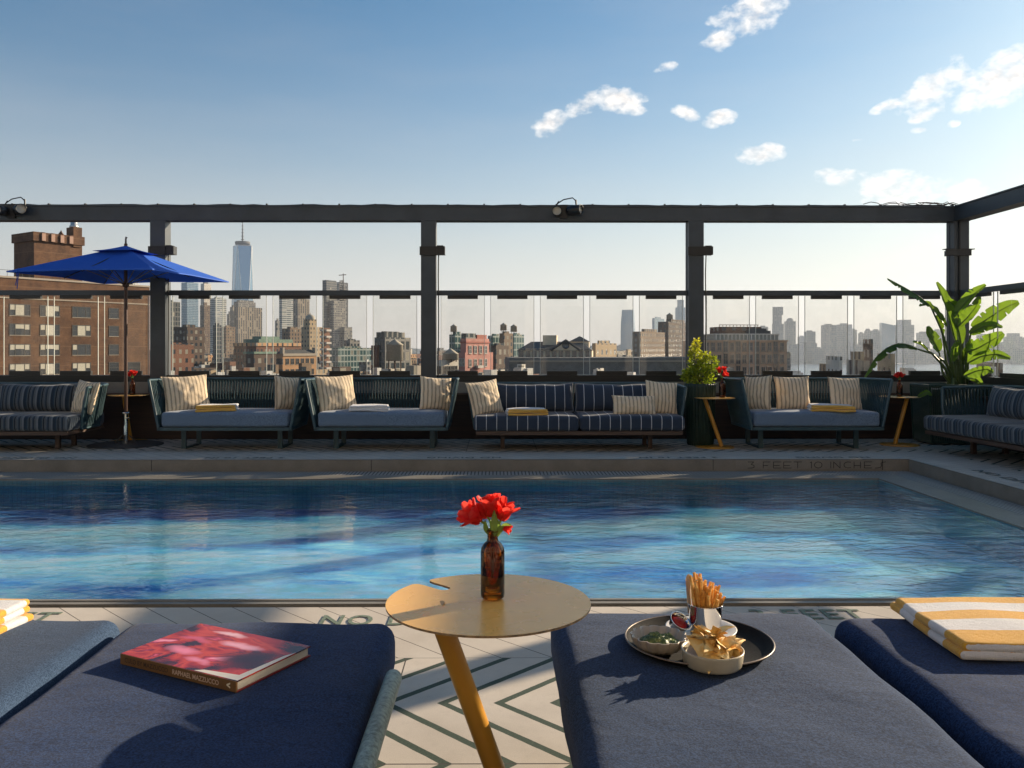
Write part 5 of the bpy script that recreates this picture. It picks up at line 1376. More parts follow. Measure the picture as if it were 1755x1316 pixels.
    base = [Vector((w*q*math.cos(a0+k*math.pi/2), w*q*math.sin(a0+k*math.pi/2), 55)) for k in range(4)]
    top = [Vector((w*.93*q*math.cos(a0+math.pi/4+k*math.pi/2)/1.1, w*.93*q*math.sin(a0+math.pi/4+k*math.pi/2)/1.1, H)) for k in range(4)]
    m = MB()
    for k in range(4):
        m.add([base[k], base[(k+1)%4], top[k]], [(0,1,2)]); m.add([top[k], base[(k+1)%4], top[(k+1)%4]], [(0,1,2)])
    m.add(top, [(0,1,2,3)])
    m.box((-w*.95, -w*.95, 0), (w*.95, w*.95, 55))
    tg = NT('sky_glass'); z = tg.xyz()[2]
    bd = tg.M('LESS_THAN', tg.M('FRACT', tg.M('DIVIDE', z, 4.0)), .2)
    M_sky = tg.fin(tg.mix(bd, (.20, .33, .46), (.14, .24, .35)), .12, .85)
    m.build('glass_shaft', M_sky, t)
    m = MB()
    for k in range(4):
        m.tube([base[k], top[k]], .9, 4); m.tube([base[(k+1)%4], top[k]], .9, 4); m.tube([top[k], top[(k+1)%4]], 1.2, 4)
    m.build('steel_edge', M_silver, t)
    m = MB(); m.lathe([(w*.55, H+4), (w*.8, H+5), (w*.8, H+14), (w*.5, H+15), (w*.3, H)], n=24); m.lathe([(0, H), (w*.5, H), (w*.5, H+6)], n=12)
    m.tube([(0, 0, H), (0, 0, H+48), (0, 0, H+96)], [3.0, 1.8, .7], 6)
    for k in range(6): m.box((-4+.4*k, -4+.4*k, H+20+k*11), (4-.4*k, 4-.4*k, H+22+k*11))
    m.build('spire', M_slate, t)

    # --- downtown and mid-distance buildings (label, x0, xm, x1, ytop, distance, facade)
    tab = [
     ('slim pale grey glass tower half hidden by the right tip of the umbrella', 312, 322, 341, 484, 2000, 'glass'),
     ('bright white narrow tower directly left of the spire skyscraper, behind the umbrella tip', 345, 351, 363, 486, 1900, 'white'),
     ('small brown tower below the bright white narrow tower', 344, 351, 361, 523, 1500, 'brown'),
     ('dark teal glass block right beside the first full post', 268, 276, 310, 516, 600, 'dglass'),
     ('pale blue-grey slab tower with vertical stripes, left of the spire skyscraper', 361, 370, 389, 511, 1800, 'horiz'),
     ('narrow dark glass tower in front of the pale blue-grey slab', 366, 372, 381, 557, 650, 'dglass'),
     ('short grey tower at the left foot of the spire skyscraper', 390, 394, 399, 538, 1800, 'grey'),
     ('stepped grey block against the left foot of the spire skyscraper', 395, 400, 407, 526, 1650, 'vert'),
     ('stubby brown block low beside the narrow dark glass tower', 380, 388, 404, 560, 900, 'brown'),
     ('small distant pointed grey building left of the banded slab', 472, 475, 480, 549, 1500, 'far'),
     ('tall light grey slab tower with fine horizontal bands', 479, 484, 503, 511, 1700, 'horiz'),
     ('brown-grey shouldered tower right of the banded slab', 503, 511, 531, 512, 1400, 'vert'),
     ('lower brown block at the foot of the shouldered tower', 484, 497, 520, 563, 700, 'brown'),
     ('green-grey glass office block with horizontal balconies, left of the black stepped block', 560, 580, 642, 596, 480, 'gglass'),
     ('small grey plant-topped block above the balconied glass office block', 590, 600, 617, 583, 520, 'grey'),
     ('green glass cube behind the left side of the pink building', 770, 780, 795, 573, 420, 'gglass'),
     ('green glass block behind the right side of the pink building', 836, 845, 862, 575, 430, 'gglass'),
     ('brown brick block between the two green glass blocks', 856, 864, 879, 571, 400, 'brown'),
     ('square teal glass block left of the pitched-roof stone building', 873, 881, 898, 573, 430, 'gglass'),
     ('dark russet block low to the right of the pink building', 838, 850, 872, 592, 280, 'dark'),
     ('cream box building with faded wall art, right of the pitched-roof stone building', 1015, 1021, 1057, 588, 260, 'buff'),
     ('slim pale glass tower beside the scaffolded block', 1118, 1122, 1139, 545, 3200, 'glass'),
     ('brown half-finished block with scaffolding, left of the third post', 1084, 1098, 1140, 568, 520, 'brown'),
     ('taller dark brown block with scaffolding, touching the third post', 1128, 1146, 1192, 551, 560, 'dark'),
     ('dense dark brown brick block at the left below the pale blue-grey slab', 296, 322, 352, 560, 430, 'dark'),
     ('reddish brown brick block low beside the first full post', 262, 285, 333, 590, 300, 'brick'),
    ]
    for i, (lab, x0, xm, x1, yt, D, f) in enumerate(tab):
        b = Bld('city_building', lab, x0, xm, x1, yt, D)
        b.body(F_[f], parapet=min(1.2, D/500+.4))
        rnd = random.Random(i)
        hh = b.zz(yt - rnd.uniform(2, 5)) - b.h
        b.roofbox(rnd.uniform(.1, .3), rnd.uniform(.5, .8), .2, .7, hh, F_[f] if f != 'white' else F_['grey'])
        if rnd.random() < .4 and D < 700: b.tank(.7, .3, 1.6*D/400, 2.4*D/400, 2)
    # wide crown tower (ribbed, with stepped shoulder)
    b = Bld('telephone_tower', 'broad brown ribbed tower directly in front of the spire skyscraper', 402, 409, 450, 526, 1500); b.body(F_['vert']); 
    m = MB(); m.box((-b.t, 0, b.h-1), (0, b.s*.72, b.zz(517))); m.box((-b.t*.9, b.s*.08, b.zz(517)), (-b.t*.1, b.s*.66, b.zz(514))); m.build('crown', F_['grey'], b.o)
    # dark twin with crane lattice
    b = Bld('slab_skyscraper', 'tall dark slab tower in front of the open steel tower, middle-left', 553, 560, 577, 480, 1200, cat='skyscraper'); b.body(F_['dglass'], parapet=1)
    m = MB(); m.box((-b.t, 0, b.h-1), (0, b.s, b.h+.1)); m.box((.2, b.s*.3, 0), (8, b.s*1.5, b.zz(515))); m.box((.2, b.s*1.1, 0), (14, b.s*1.9, b.zz(560))); m.build('lower_wing', F_['grey'], b.o)
    b = Bld('steel_frame_tower', 'unfinished tower of open steel floors beside the tall dark slab', 576, 582, 596, 484, 1250, cat='skyscraper')
    m = MB()
    for k in range(34):
        z = b.h * (.35 + .65*k/33); m.box((-b.t, 0, z-.5), (0, b.s, z+.5))
    m.build('floor_slab', F_['far'], b.o).__setitem__('kind', 'stuff')
    m = MB()
    for a in (0, .33, .66, 1):
        for c in (0, .5, 1): m.box((-b.t*a-.5, b.s*c-.5, 0), (-b.t*a+.5, b.s*c+.5, b.h+ (4 if c == .5 else 0)))
    m.box((-b.t*.5, b.s*.3, 0), (-b.t*.1, b.s*.7, b.h*.97)); m.build('steel_column', M_slate, b.o)
    m = MB(); m.tube([(-b.t*.3, b.s*.6, b.h), (-b.t*.3, b.s*.6, b.h+14)], .8, 4); m.tube([(-b.t*.3-9, b.s*.6, b.h+12), (-b.t*.3+6, b.s*.6, b.h+12)], .6, 4); m.build('hoist', M_rust, b.o)
    # domed beige block
    b = Bld('domed_block', 'beige stone block stepping up to a small domed tower, left of the tall dark slab', 517, 531, 553, 560, 620); b.body(F_['buff'])
    m = MB(); m.box((-b.t*.75, b.s*.05, b.h-1), (-b.t*.1, b.s*.6, b.zz(547))); m.build('upper_tower', F_['buff'], b.o)
    m = MB(); c = Vector((-b.t*.42, b.s*.32, 0)); m.lathe([(3.6, b.zz(547)-.2), (3.6, b.zz(543)), (3.0, b.zz(541)), (1.6, b.zz(539)), (.3, b.zz(538)), (.2, b.zz(535)), (0, b.zz(535))], c, 12); m.build('dome', M_tank, b.o)
    # red and white balconied stack
    b = Bld('balconied_building', 'narrow brick building with stacked white balconies below the domed block', 551, 556, 566, 562, 400); b.body(F_['brick'])
    for k in range(22):
        z = b.h - 1.6 - k*3.0
        m = MB(); m.box((.0, b.s*.08, z), (1.3, b.s*.92, z+.9)); m.box((-b.t*.9, -1.1, z), (-b.t*.2, 0, z+.9)); m.build('balcony', M_winw, b.o)
    # long red-brick block with green roof storeys
    b = Bld('brick_warehouse', 'wide red-brick warehouse with green copper roof structures, below the ribbed tower', 402, 440, 517, 588, 430); b.body(F_['brick'])
    m = MB(); m.box((0, 0, b.h-1.5), (.5, b.s, b.h+.2)); m.box((-b.t, -.5, b.h-1.5), (.5, 0, b.h+.2)); m.build('cornice', F_['tan'], b.o)
    m = MB(); m.box((-b.t*.8, b.s*.1, b.h-1), (-b.t*.1, b.s*.85, b.zz(581))); m.box((-b.t*.6, b.s*.2, b.zz(581)), (-b.t*.2, b.s*.6, b.zz(576))); m.build('copper_roof', M_copper, b.o)
    b = Bld('dark_brick_building', 'dark brown flat brick building in front of the red-brick warehouse', 418, 436, 474, 603, 300); b.body(F_['dark'])
    m = MB(); m.box((-b.t, -.2, b.h-.7), (.3, 0, b.h+.1)); m.box((0, 0, b.h-.7), (.3, b.s, b.h+.1)); m.build('copper_cornice', M_copper, b.o)
    # orange building with mansard
    b = Bld('orange_brick_building', 'bright orange-tan building with dark mansard roof and two rows of windows', 473, 485, 543, 606, 320); b.body(F_['loft'] if 0 else paint('orange_tan_wall', (.42, .235, .115), .85, 0, .15, .3), parapet=0)
    z1 = b.zz(599)
    m = MB(); s = b.s; t_ = b.t
    m.add([(0,0,b.h),(0,s,b.h),(-t_,s,b.h),(-t_,0,b.h),(-2,1.2,z1),(-2,s-1.2,z1),(-t_+2,s-1.2,z1),(-t_+2,1.2,z1)], [(0,1,5,4),(1,2,6,5),(2,3,7,6),(3,0,4,7),(4,5,6,7)]); m.build('mansard_roof', M_slate, b.o)
    for q in (0, 1):
        m = MB(); m.box((-1.6, s*q - (.9 if q else 0), b.h-.4), (0.1, s*q + (0 if q else .9), z1+.8)); m.build('chimney', M_sill, b.o)
    m = MB(); m.box((0, 0, b.h-.9), (.35, s, b.h+.05)); m.build('cornice', M_sill, b.o)
    b.windows('r', 6, 0, 1.5, 2.0, [b.h - 3.0 - 4.1*k for k in range(5)], M_winf, M_win)
    b.windows('l', 3, 0, 1.5, 2.0, [b.h - 3.0 - 4.1*k for k in range(5)], M_winf, M_win)
    # black stepped block with tank
    b = Bld('stepped_dark_block', 'black-brown stepped block with terraces, left of the second post', 642, 660, 704, 578, 260); b.body(F_['dglass'])
    m = MB(); m.box((-b.t*.9, b.s*.03, b.h-1), (-.6, b.s*.82, b.zz(569))); m.box((-b.t*.6, b.s*.1, b.zz(569)), (-1.6, b.s*.7, b.zz(567.5))); m.build('upper_storey', F_['dglass'], b.o)
    m = MB(); m.box((-b.t-.5, -1.0, 0), (-b.t*.55, 0, b.h-2.5)); m.build('brick_wing', F_['brick'], b.o)
    # pale conical water tank on its own low roof in front
    b = Bld('low_roof_building', 'low tan building carrying a big conical-topped water tank, left of the second post', 655, 668, 700, 632, 170); b.body(F_['white'])
    b.tank(.2, .35, 1.75, 3.1, 2.2)
    # pink building
    b = Bld('pink_building', 'pink stucco building with stepped top and arched windows, right of the second post', 784, 797, 845, 604, 225)
    Mp = paint('pink_stucco_wall', (.44, .20, .165), .85, 0, .2, .35)
    b.body(Mp, z1=b.zz(604)); b2h = b.zz(580)
    m = MB(); m.box((-b.t*.75, b.s*.04, b.h-1), (-.05, b.s*.86, b2h)); m.build('upper_block', Mp, b.o)
    m = MB(); m.box((-b.t*.75-.2, b.s*.04-.2, b2h-1.2), (.15, b.s*.86+.2, b2h-.8)); m.box((-b.t*.7, b.s*.45, b2h), (-.3, b.s*.8, b.zz(573))); m.build('top_storey', paint('brick_red_trim', (.34, .10, .07), .8), b.o)
    m = MB(); m.box((-b.t*.72, b.s*.06, b2h), (-b.t*.1, b.s*.40, b.zz(571))); m.build('roof_house', F_['dglass'], b.o)
    b.windows('r', 4, 0, 1.1, 1.9, [b2h - 3.0 - 3.6*k for k in range(6)], M_winw, M_win, span=(.03, .87))
    b.windows('l', 2, 0, 1.1, 1.9, [b.h - 2.6 - 3.6*k for k in range(4)], M_winw, M_win)
    m = MB()
    for k in (1, 3): m.box((.1, b.s*.35, b2h-4.4-3.6*k), (1.0, b.s*.55, b2h-3.7-3.6*k))
    m.build('balcony', M_winw, b.o)
    # white building with tank
    b = Bld('white_walkup', 'white building with dark windows and a round roof tank, left of the pink building', 746, 757, 786, 617, 200); b.body(paint('white_wall', (.50, .46, .40), .85, 0, .2, .4))
    b.windows('r', 4, 0, 1.0, 1.7, [b.h - 2.4 - 3.3*k for k in range(4)], M_winf, M_win); b.windows('l', 2, 0, 1.0, 1.7, [b.h - 2.4 - 3.3*k for k in range(4)], M_winf, M_win)
    b.tank(.1, .55, 2.0, 1.3, .6)
    # pitched roof stone building
    D = 215
    t = empty('gabled_stone_building', ((950-VX)/F*D, D, GZ), R(-8), 'long beige stone building with dark pitched roof and central pediment', 'building')
    px = D/F; Z = lambda y: EYE + (VY-y)*px - GZ
    Ms = paint('beige_stone_wall', (.66, .54, .39), .85, 0, .2, .4)
    m = MB(); m.box((-63*px, 0, 0), (64*px, 14, Z(601))); m.build('wall', Ms, t)
    m = MB(); m.box((-64*px, -.3, Z(601)), (65*px, 0, Z(599.5))); m.build('cornice', M_sill, t)
    m = MB(); a = [(-64*px, -.4, Z(600)), (64*px, -.4, Z(600)), (64*px, 14.4, Z(600)), (-64*px, 14.4, Z(600)), (-44*px, 7, Z(585)), (44*px, 7, Z(585))]
    m.add(a, [(0,1,5,4),(1,2,5),(2,3,4,5),(3,0,4)]); m.build('hipped_roof', M_slate, t)
    m = MB(); m.add([(-5*px, -.8, Z(600)), (44*px, -.8, Z(600)), (20*px, -.8, Z(584)), (-5*px, 7, Z(600)), (44*px, 7, Z(600)), (20*px, 7, Z(584))], [(0,1,2),(5,4,3),(0,2,5,3),(1,4,5,2)]); m.build('pediment', Ms, t)
    m = MB(); m.tube([(-6*px, -.9, Z(600)), (20*px, -.9, Z(583.3)), (45*px, -.9, Z(600))], .35, 4); m.build('raking_cornice', M_slate, t)
    m = MB(); m.lathe([(0, 0), (.9, 0), (.9, .3)], (0,0,0), 20); me_ = m.build('round_window', M_win, t); me_.rotation_euler = (R(90), 0, 0); me_.location = (20*px, -.85, Z(592))
    m = MB(); m.box((-22*px, 4, Z(592)), (2*px, 9, Z(574))); m.build('chimney_block', Ms, t)
    m = MB(); m.box((24*px, 6, Z(595)), (58*px, 12.5, Z(585))); m.build('rear_pavilion', Ms, t)
    m = MB(); m.add([(23*px, 5.7, Z(585)), (59*px, 5.7, Z(585)), (59*px, 12.8, Z(585)), (23*px, 12.8, Z(585)), (41*px, 9.2, Z(575))], [(0,1,4),(1,2,4),(2,3,4),(3,0,4)]); m.build('pyramid_roof', M_slate, t)
    proto = None
    for i in range(11):
        for r_ in range(2):
            if proto is None:
                m = MB(); m.box((-.55, -.12, -1.3), (.55, .1, 1.3), 0); m.box((-.7, -.15, -1.45), (.7, .0, -1.31), 1); m.box((-.7, -.15, 1.31), (.7, .0, 1.5), 1); proto = m.mesh('window', [M_win, M_sill])
            o = bpy.data.objects.new('window', proto); col.objects.link(o); o.parent = t; o.location = (-57*px + i*11.4*px, 0, Z(607) - r_*4.6)
    # long grey warehouse
    b = Bld('long_warehouse', 'long flat dark grey warehouse stretching across the middle, behind the pinstriped sofa', 872, 873, 1216, 613, 196, depth=20, ang=-2)
    m = MB(); W2 = 343/F*196; m.box((0, 0, 0), (W2, 22, b.h)); m.build('wall', paint('weathered_grey_cladding', (.15, .145, .135), .8, 0, .3, .5), b.o)
    m = MB(); m.box((0, -.4, b.h-1.0), (W2, 0, b.h-.6)); m.box((0, -.5, b.h-4.1), (W2, 0, b.h-3.8)); m.build('ledge', M_sill, b.o)
    # hotel with glass top storey
    D = 205
    Mh = paint('tan_masonry', (.56, .40, .27), .85, 0, .18, .4)
    # frontal block: widths measured along a face turned slightly to the right
    t = empty('corner_hotel', ((1231-VX)/F*D, D, GZ), R(6), 'tan masonry hotel with tall paired windows and a glass penthouse, right of the shrub', 'building')
    px = D/F; W_ = 124*px; Z = lambda y: EYE + (VY-y)*px - GZ
    m = MB(); m.box((-24*px, 0, 0), (W_, 16, Z(583))); m.box((-24*px, -.25, Z(585)), (W_+.25, -.0, Z(582.5))); m.build('wall', Mh, t)
    m = MB(); m.box((0, 1.2, Z(583)), (112*px, 12, Z(573))); pg = m.build('glass_penthouse', paint('penthouse_glass', (.14, .17, .17), .12, .2), t)
    m = MB(); m.box((-.4, .8, Z(573)), (114*px, 12.4, Z(571.5))); 
    for k in range(17): m.box((k*7*px-.1, 1.05, Z(583)), (k*7*px+.1, 1.2, Z(573)))
    m.build('penthouse_frame', M_silver, pg)
    m = MB(); m.box((14*px, 4, Z(571.5)), (90*px, 11, Z(559))); m.build('plant_storey', F_['brick'], t)
    m = MB(); m.box((60*px, 3, Z(571.5)), (104*px, 10, Z(566))); m.box((64*px, 3.5, Z(566)), (98*px, 9, Z(562))); m.build('roof_terrace', M_slate, t)
    m = MB()
    for k in range(12): m.tube([(16*px+k*6.4*px, 5, Z(559)), (16*px+k*6.4*px, 5, Z(555))], .08, 4)
    m.tube([(16*px, 5, Z(555.5)), (88*px, 5, Z(555.5))], .08, 4); m.build('roof_fence', M_rust, t)
    pr = {}
    for i in range(13):
        big = i in (3, 5, 8, 11)
        for r_ in range(6):
            key = big
            w2 = .50 if big else .40; h2 = 1.25 if (big) else .95
            if key not in pr:
                m = MB(); m.box((-w2, -.10, -h2), (w2, .1, h2), 0); m.box((-w2-.12, -.16, -h2-.12), (-w2, -.0, h2+.12), 1); m.box((w2, -.16, -h2-.12), (w2+.12, -.0, h2+.12), 1); m.box((-.04, -.13, -h2), (.04, -.1, h2), 1); m.box((-w2, -.13, -.05), (w2, -.1, .05), 1)
                m.box((-w2-.2, -.28, -h2-.3), (w2+.2, -.0, -h2-.121), 2)
                pr[key] = m.mesh('window', [M_win, M_sill, M_sill])
            o = bpy.data.objects.new('window', pr[key]); col.objects.link(o); o.parent = t; o.location = (-20*px + i*11.2*px, 0, Z(594) - r_*(21*px))
    # white ribbed block and clutter behind the plant
    b = Bld('ribbed_white_block', 'pale ribbed metal block low behind the arching leaf', 1439, 1445, 1485, 611, 140, depth=10, ang=10); b.body(F_['white'], parapet=.3)
    b = Bld('flat_grey_building', 'flat grey rooftop building with railings, behind the arching leaf', 1484, 1492, 1600, 618, 150, depth=12, ang=8); b.body(F_['stone'], parapet=.4); b.roofbox(.3, .9, .2, .8, 1.6, F_['buff']); 
    b = Bld('rooftop_house', 'small cream rooftop house behind the right leaves of the plant', 1528, 1536, 1586, 606, 160, depth=8, ang=8); b.body(F_['buff'], parapet=.3)
    b = Bld('dark_vent_building', 'dark stair tower rising behind the arching leaf', 1494, 1498, 1512, 581, 190, depth=6, ang=8); b.body(F_['dark'], parapet=.3)
    b = Bld('small_cream_building', 'tiny cream building on the river bank left of the ribbed block', 1421, 1426, 1440, 624, 180, depth=8, ang=8); b.body(F_['buff'], parapet=.3)
    b = Bld('riverside_shed', 'low brown shed at the right edge beside the river', 1716, 1722, 1800, 622, 210, depth=12, ang=6); b.body(F_['brown'], parapet=.3)

    # --- across the river
    def tower(label, x0, x1, yt, D, f, crown=None, yb=None):
        t = empty('waterfront_tower', ((x0+x1)/2*D/F - VX/F*D, D, GZ), R(random.Random(x0).uniform(-25, 5)), label, 'skyscraper')
        w = (x1-x0)/F*D; H = EYE + (VY-yt)/F*D - GZ
        a = t.rotation_euler.z; k = 1/(abs(math.cos(a)) + .8*abs(math.sin(a)))
        w *= k
        m = MB()
        if crown == 'taper':
            prof = [(1.0, 0), (1.0, .55), (.96, .75), (.86, .92), (.82, 1.0)]
            for (a0, z0), (a1, z1) in zip(prof, prof[1:]):
                vs = [(sx*w/2*q, sy*w*.4*q, z*H) for q, z in ((a0, z0), (a1, z1)) for sx, sy in ((-1,-1),(1,-1),(1,1),(-1,1))]
                m.add(vs, [(0,1,5,4),(1,2,6,5),(2,3,7,6),(3,0,4,7)] + ([(4,5,6,7)] if z1 == 1 else []))
        elif crown == 'twist':
            for q, (z0, z1, dx, s_) in enumerate(((0, .42, 0, 1), (.42, .70, .04, .86), (.70, .86, -.02, .68), (.86, 1, .03, .78))): m.box((-w/2*s_+dx*w, -w*.4*s_, z0*H), (w/2*s_+dx*w, w*.4*s_, z1*H + .0))
        elif crown == 'dome':
            m.box((-w/2, -w*.4, 0), (w/2, w*.4, H*.93)); m.lathe([(w*.42, H*.93), (w*.36, H*.97), (w*.2, H), (0, H)], n=12)
        elif crown == 'slant':
            m.add([(-w/2,-w*.4,0),(w/2,-w*.4,0),(w/2,w*.4,0),(-w/2,w*.4,0),(-w/2,-w*.4,H),(w/2,-w*.4,H*.93),(w/2,w*.4,H*.93),(-w/2,w*.4,H)], [(0,1,5,4),(1,2,6,5),(2,3,7,6),(3,0,4,7),(4,5,6,7)])
        elif crown == 'step':
            m.box((-w/2, -w*.4, 0), (w/2, w*.4, H*.88)); m.box((-w*.3, -w*.3, H*.88), (w*.36, w*.3, H)); 
        else:
            m.box((-w/2, -w*.4, 0), (w/2, w*.4, H)); m.box((-w*.3, -w*.2, H), (w*.2, w*.2, H+5))
        m.build('shaft', F_[f], t)
        return t
    tower('tall blue tapering glass tower standing alone above the rooftops, left of the third post', 1063, 1090, 531, 3500, 'glass', 'taper')
    tower('tall slim glass tower with notched top just left of the third post', 1157, 1175, 514, 3500, 'glass', 'step')
    nj = [('tall twisted tower with offset upper blocks across the river', 1320, 1347, 526, 'far', 'twist'), ('rounded-top tower right of the twisted tower', 1347, 1363, 545, 'far', 'dome'),
          ('low square tower right of the rounded-top tower', 1381, 1397, 568, 'far', None), ('short shoulder block left of the low square tower', 1369, 1382, 577, 'far', None),
          ('left of the two matching slab towers across the river', 1411, 1432, 557, 'far', None), ('right of the two matching slab towers across the river', 1438, 1459, 556, 'far', None),
          ('narrow block joined to the right slab tower', 1459, 1470, 565, 'far', None), ('low block between the two slab towers', 1431, 1440, 573, 'far', None),
          ('broad round-headed block across the river, left of the slanted roof', 1482, 1496, 563, 'far', 'dome'), ('flat block under the round-headed block', 1472, 1484, 571, 'far', None), ('square block right of the round-headed block', 1495, 1511, 566, 'far', None),
          ('slant-roofed glass block across the river', 1510, 1535, 553, 'glass', 'slant'), ('largest stepped block across the river, behind the banana leaves', 1536, 1564, 548, 'far', 'step'),
          ('grey block just right of the largest stepped block', 1574, 1594, 570, 'far', None), ('mid-height tower seen between the banana leaves', 1600, 1618, 566, 'far', None), ('hazy tower hidden behind the corner post', 1634, 1656, 560, 'far', None),
          ('grey block right of the corner post', 1676, 1700, 574, 'far', None), ('flat-topped grey tower near the right edge', 1727, 1751, 571, 'far', 'step'), ('last low tower at the very right edge', 1753, 1775, 580, 'far', None),
          ('small tower left of the twisted tower, behind the hotel', 1300, 1318, 560, 'far', None)]
    for k, (lab, x0, x1, yt, f, cr) in enumerate(nj): tower(lab, x0, x1, yt, 3400 + (k*137) % 500, f, cr)
    rnd = random.Random(77)
    x = 1350
    while x < 1790:
        w = rnd.uniform(12, 30); yt = rnd.uniform(586, 604)
        ref = min([(1350, 'right of the rounded-top tower'), (1390, 'below the low square tower'), (1420, 'below the left slab tower'), (1448, 'below the right slab tower'), (1490, 'below the round-headed block'), (1525, 'below the slant-roofed block'), (1555, 'below the largest stepped block'), (1585, 'left of the plant'), (1620, 'behind the leaves'), (1650, 'behind the corner post'), (1690, 'right of the corner post'), (1740, 'near the right edge')], key=lambda q: abs(q[0]-x-w/2))[1]
        t = tower('low hazy grey waterfront block across the river, ' + ref, x, x+w, yt, 3300 + rnd.uniform(0, 300), 'far')
        t['group'] = 'low blocks along the far river bank'; x += w*.8
    x = 1010
    while x < 1200:
        w = rnd.uniform(14, 26); t = tower('faint low block on the horizon, %s' % ('below the hanging gap left of the lone blue tower' if x < 1035 else 'just left of the lone blue tapering tower' if x < 1062 else 'behind the lone blue tapering tower' if x < 1085 else 'just right of the lone blue tapering tower' if x < 1110 else 'behind the scaffolded brown block' if x < 1135 else 'behind the taller scaffolded block' if x < 1160 else 'behind the third post'), x, x+w, rnd.uniform(592, 600), 3900, 'far'); t['group'] = 'faint low blocks on the horizon'; x += w*1.1
    # --- roofs filling the near and middle distance
    kinds = ['brick', 'dark', 'brown', 'buff', 'tan', 'white', 'grey', 'stone']
    words = {'brick': 'red-brick', 'dark': 'dark brick', 'brown': 'brown', 'buff': 'buff', 'tan': 'orange-tan', 'white': 'off-white', 'grey': 'grey', 'stone': 'pale stone'}
    marks = [(285, 'just left of the first post'), (310, 'above the left pillow of the sofa by the umbrella'), (345, 'above the yellow towel by the umbrella'), (380, 'below the foot of the spire skyscraper'), (420, 'above the middle of the sofa by the umbrella'), (455, 'below the ribbed tower'), (490, 'above the turned pillow by the umbrella'), (520, 'over the gap between the two left rope sofas'), (555, 'below the tall dark slab tower'), (590, 'above the white towel'), (625, 'below the balconied glass office'), (665, 'beside the black stepped block'), (705, 'just left of the second post'), (745, 'just right of the second post'), (785, 'below the pink building'), (825, 'right below the pink building'), (865, 'left of the pitched-roof stone building'), (905, 'below the hipped roof'), (950, 'below the stone chimney block'), (1000, 'below the pyramid roof'), (1045, 'below the box with faded wall art'), (1090, 'below the lone blue tapering tower'), (1135, 'below the scaffolded block'), (1175, 'just left of the shrub'), (1220, 'right behind the shrub'), (1265, 'at the foot of the tan hotel'), (1310, 'below the hotel windows'), (1350, 'right of the tan hotel'), (1400, 'by the river bank'), (1450, 'near the ribbed white block'), (1520, 'behind the arching leaf'), (1600, 'behind the plant stalks'), (1700, 'right of the corner post')]
    used = {}
    rows = [(1300, 600, 608, 26), (900, 606, 614, 28), (640, 613, 624, 32), (470, 620, 631, 38), (360, 630, 640, 46), (165, 641, 652, 66)]
    for (D, ya, yb, wpx) in rows:
        x = 262
        while x < (1350 if D > 300 else 1760):
            w = wpx * rnd.uniform(.7, 1.4); yt = rnd.uniform(ya, yb); D2 = D*rnd.uniform(.9, 1.12); k = rnd.choice(kinds)
            if EYE - (yt-VY)/F*D2 < -57: x += w; continue
            ang = CA if x < 1150 else rnd.uniform(5, 12)
            wh = min(marks, key=lambda q: abs(q[0] - (x + w/2)))[1]
            dist = {1300: 'farthest', 900: 'distant', 640: 'far', 470: 'mid-distance', 360: 'nearer', 165: 'nearest'}[D]
            lab = '%s %s low building %s' % (dist, words[k], wh)
            if lab in used: lab = lab.replace('low building', 'squat building')
            used[lab] = 1
            b = Bld('low_building', lab, x, x + w*.28, x + w, yt, D2, ang=ang, group='low buildings among the rooftops', depth=None if x < 1150 else 12)
            if b.s > 60: b.s = 60
            b.body(F_[k], parapet=.7)
            if rnd.random() < .75: b.roofbox(rnd.uniform(.05, .3), rnd.uniform(.5, .9), rnd.uniform(.1, .3), rnd.uniform(.4, .7), rnd.uniform(1.5, 3.5) * (.6 + D/900), F_[rnd.choice(kinds)])
            if rnd.random() < .22 and D > 400: b.tank(rnd.uniform(.2, .8), rnd.uniform(.2, .7), 1.5, 2.6, 2.2)
            if rnd.random() < .6:
                for q in range(rnd.randint(1, 3)):
                    m = MB(); xx, yy = -b.t*rnd.uniform(.1, .9), b.s*rnd.uniform(.1, .6); s_ = rnd.uniform(.5, 1.2)
                    m.box((xx-s_, yy-s_, b.h-1), (xx+s_, yy+s_, b.h+rnd.uniform(.6, 1.6))); m.build('roof_unit', M_silver, b.o)
            x += w * rnd.uniform(.75, 1.05)
city()

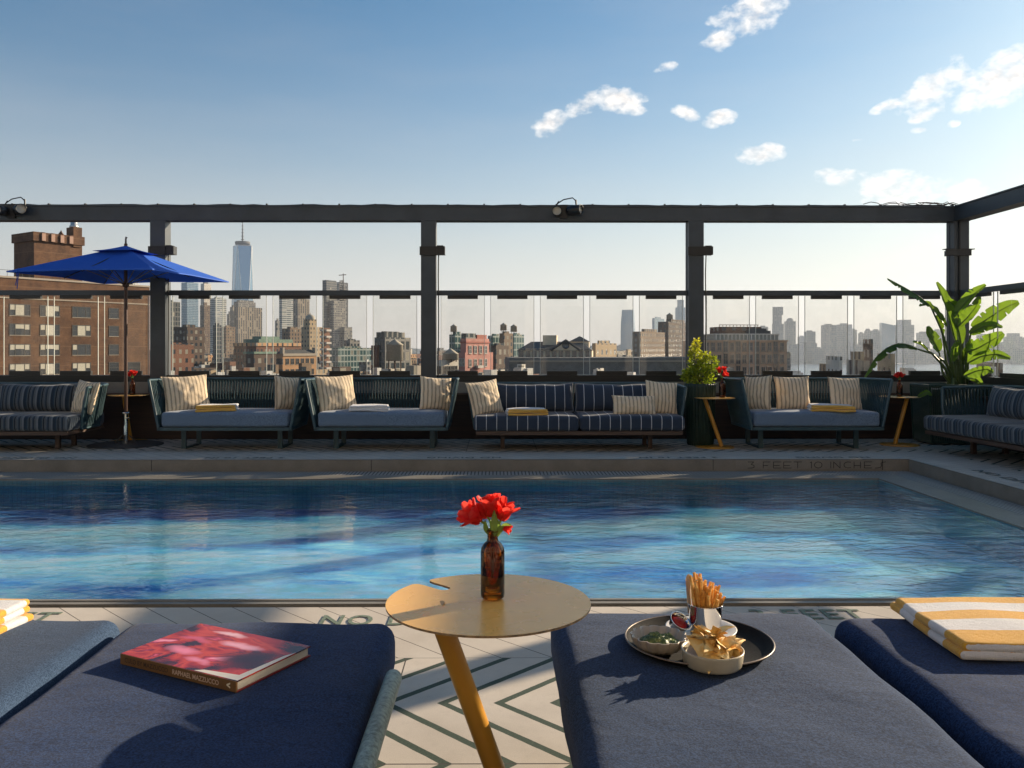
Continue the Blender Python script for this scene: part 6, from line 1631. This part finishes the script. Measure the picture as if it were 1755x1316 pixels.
# --- unseen hotel wall added behind the viewer to bounce warm light
def hotel():
    t = empty('hotel_bounce_wall', (0, -5, 0), 0, 'unseen pale hotel wall with tall glazed doors, added behind the loungers for warm bounce light', 'building')
    m = MB(); m.box((-16, -.6, -.3), (14, -.3, 11))
    for k in range(9): m.box((-15.2 + k*3.3 - .35, -.3, -.3), (-15.2 + k*3.3 + .35, 0, 11))
    for z in (2.8, 6.0, 9.4): m.box((-16, -.3, z), (14, -.08, z + .75))
    m.build('wall', paint('warm_white_render', (.74, .66, .56), .85, 0, .1, .6), t)
    for k in range(8):
        for z in (0, 3.55, 6.75):
            m = MB(); x = -15.2 + k*3.3 + .36; m.box((x, -.29, z), (x + 2.58, -.24, z + 2.6), 0)
            for q in (0, 1.26, 2.5): m.box((x + q, -.24, z), (x + q + .07, -.18, z + 2.6), 1)
            m.build('window', [M_win, M_winf], t)
hotel()

# --- ground, river, hills
def land():
    g = MB(); E = 6400
    g.add([(-E, -200, GZ), (E, -200, GZ), (E, E, GZ), (-E, E, GZ)], [(0,1,2,3)])
    tag(g.build('city_ground', paint('street_ground', (.075, .068, .06), .95, 0, .4, .01)), kind='structure')
    r = MB(); r.add([(150, 1250, GZ+.5), (5800, 1000, GZ+.5), (5800, 3280, GZ+.5), (300, 3280, GZ+.5)], [(0,1,2,3)])
    t = NT('river_water'); t.fin((.06, .07, .075), .25, 0, t.bump(t.noise(.05, 5, .6), 1.0, 3.0))
    tag(r.build('river', t.m), kind='structure')
    h = MB(); n = 120
    pts = []
    for i in range(n+1):
        a = R(-50 + 100*i/n); hh = 52 + 26*noise.noise(Vector((i*.09, 3, 0))) + 10*noise.noise(Vector((i*.4, 1, 0)))
        d = 5700
        pts.append((Vector((d*math.tan(a)*.9, d, GZ)), Vector((d*math.tan(a)*.9, d + 100, GZ + hh)), Vector((d*math.tan(a)*.9, d + 400, GZ + hh*.9)), Vector((d*math.tan(a)*.9, d+600, GZ))))
    vs = [q for p in pts for q in p]; h.add(vs, [(4*i+j, 4*i+4+j, 4*i+5+j, 4*i+1+j) for i in range(n) for j in range(3)], 0, True)
    tag(h.build('hills', paint('wooded_hills', (.06, .07, .05), .95, 0, .3, .01)), kind='structure')
land()

def haze():
    m = MB(); m.box((-7400, -260, GZ-1), (7400, 6480, 480))
    o = m.build('haze', None)
    mt = bpy.data.materials.new('haze_air'); mt.use_nodes = True; nt = mt.node_tree
    nt.nodes.remove(nt.nodes['Principled BSDF'])
    v = nt.nodes.new('ShaderNodeVolumePrincipled'); v.inputs['Color'].default_value = (.70, .80, .96, 1); v.inputs['Density'].default_value = .85e-4; v.inputs['Anisotropy'].default_value = .35
    nt.links.new(v.outputs[0], nt.nodes['Material Output'].inputs['Volume'])
    o.data.materials.clear(); o.data.materials.append(mt); tag(o, kind='stuff')
haze()
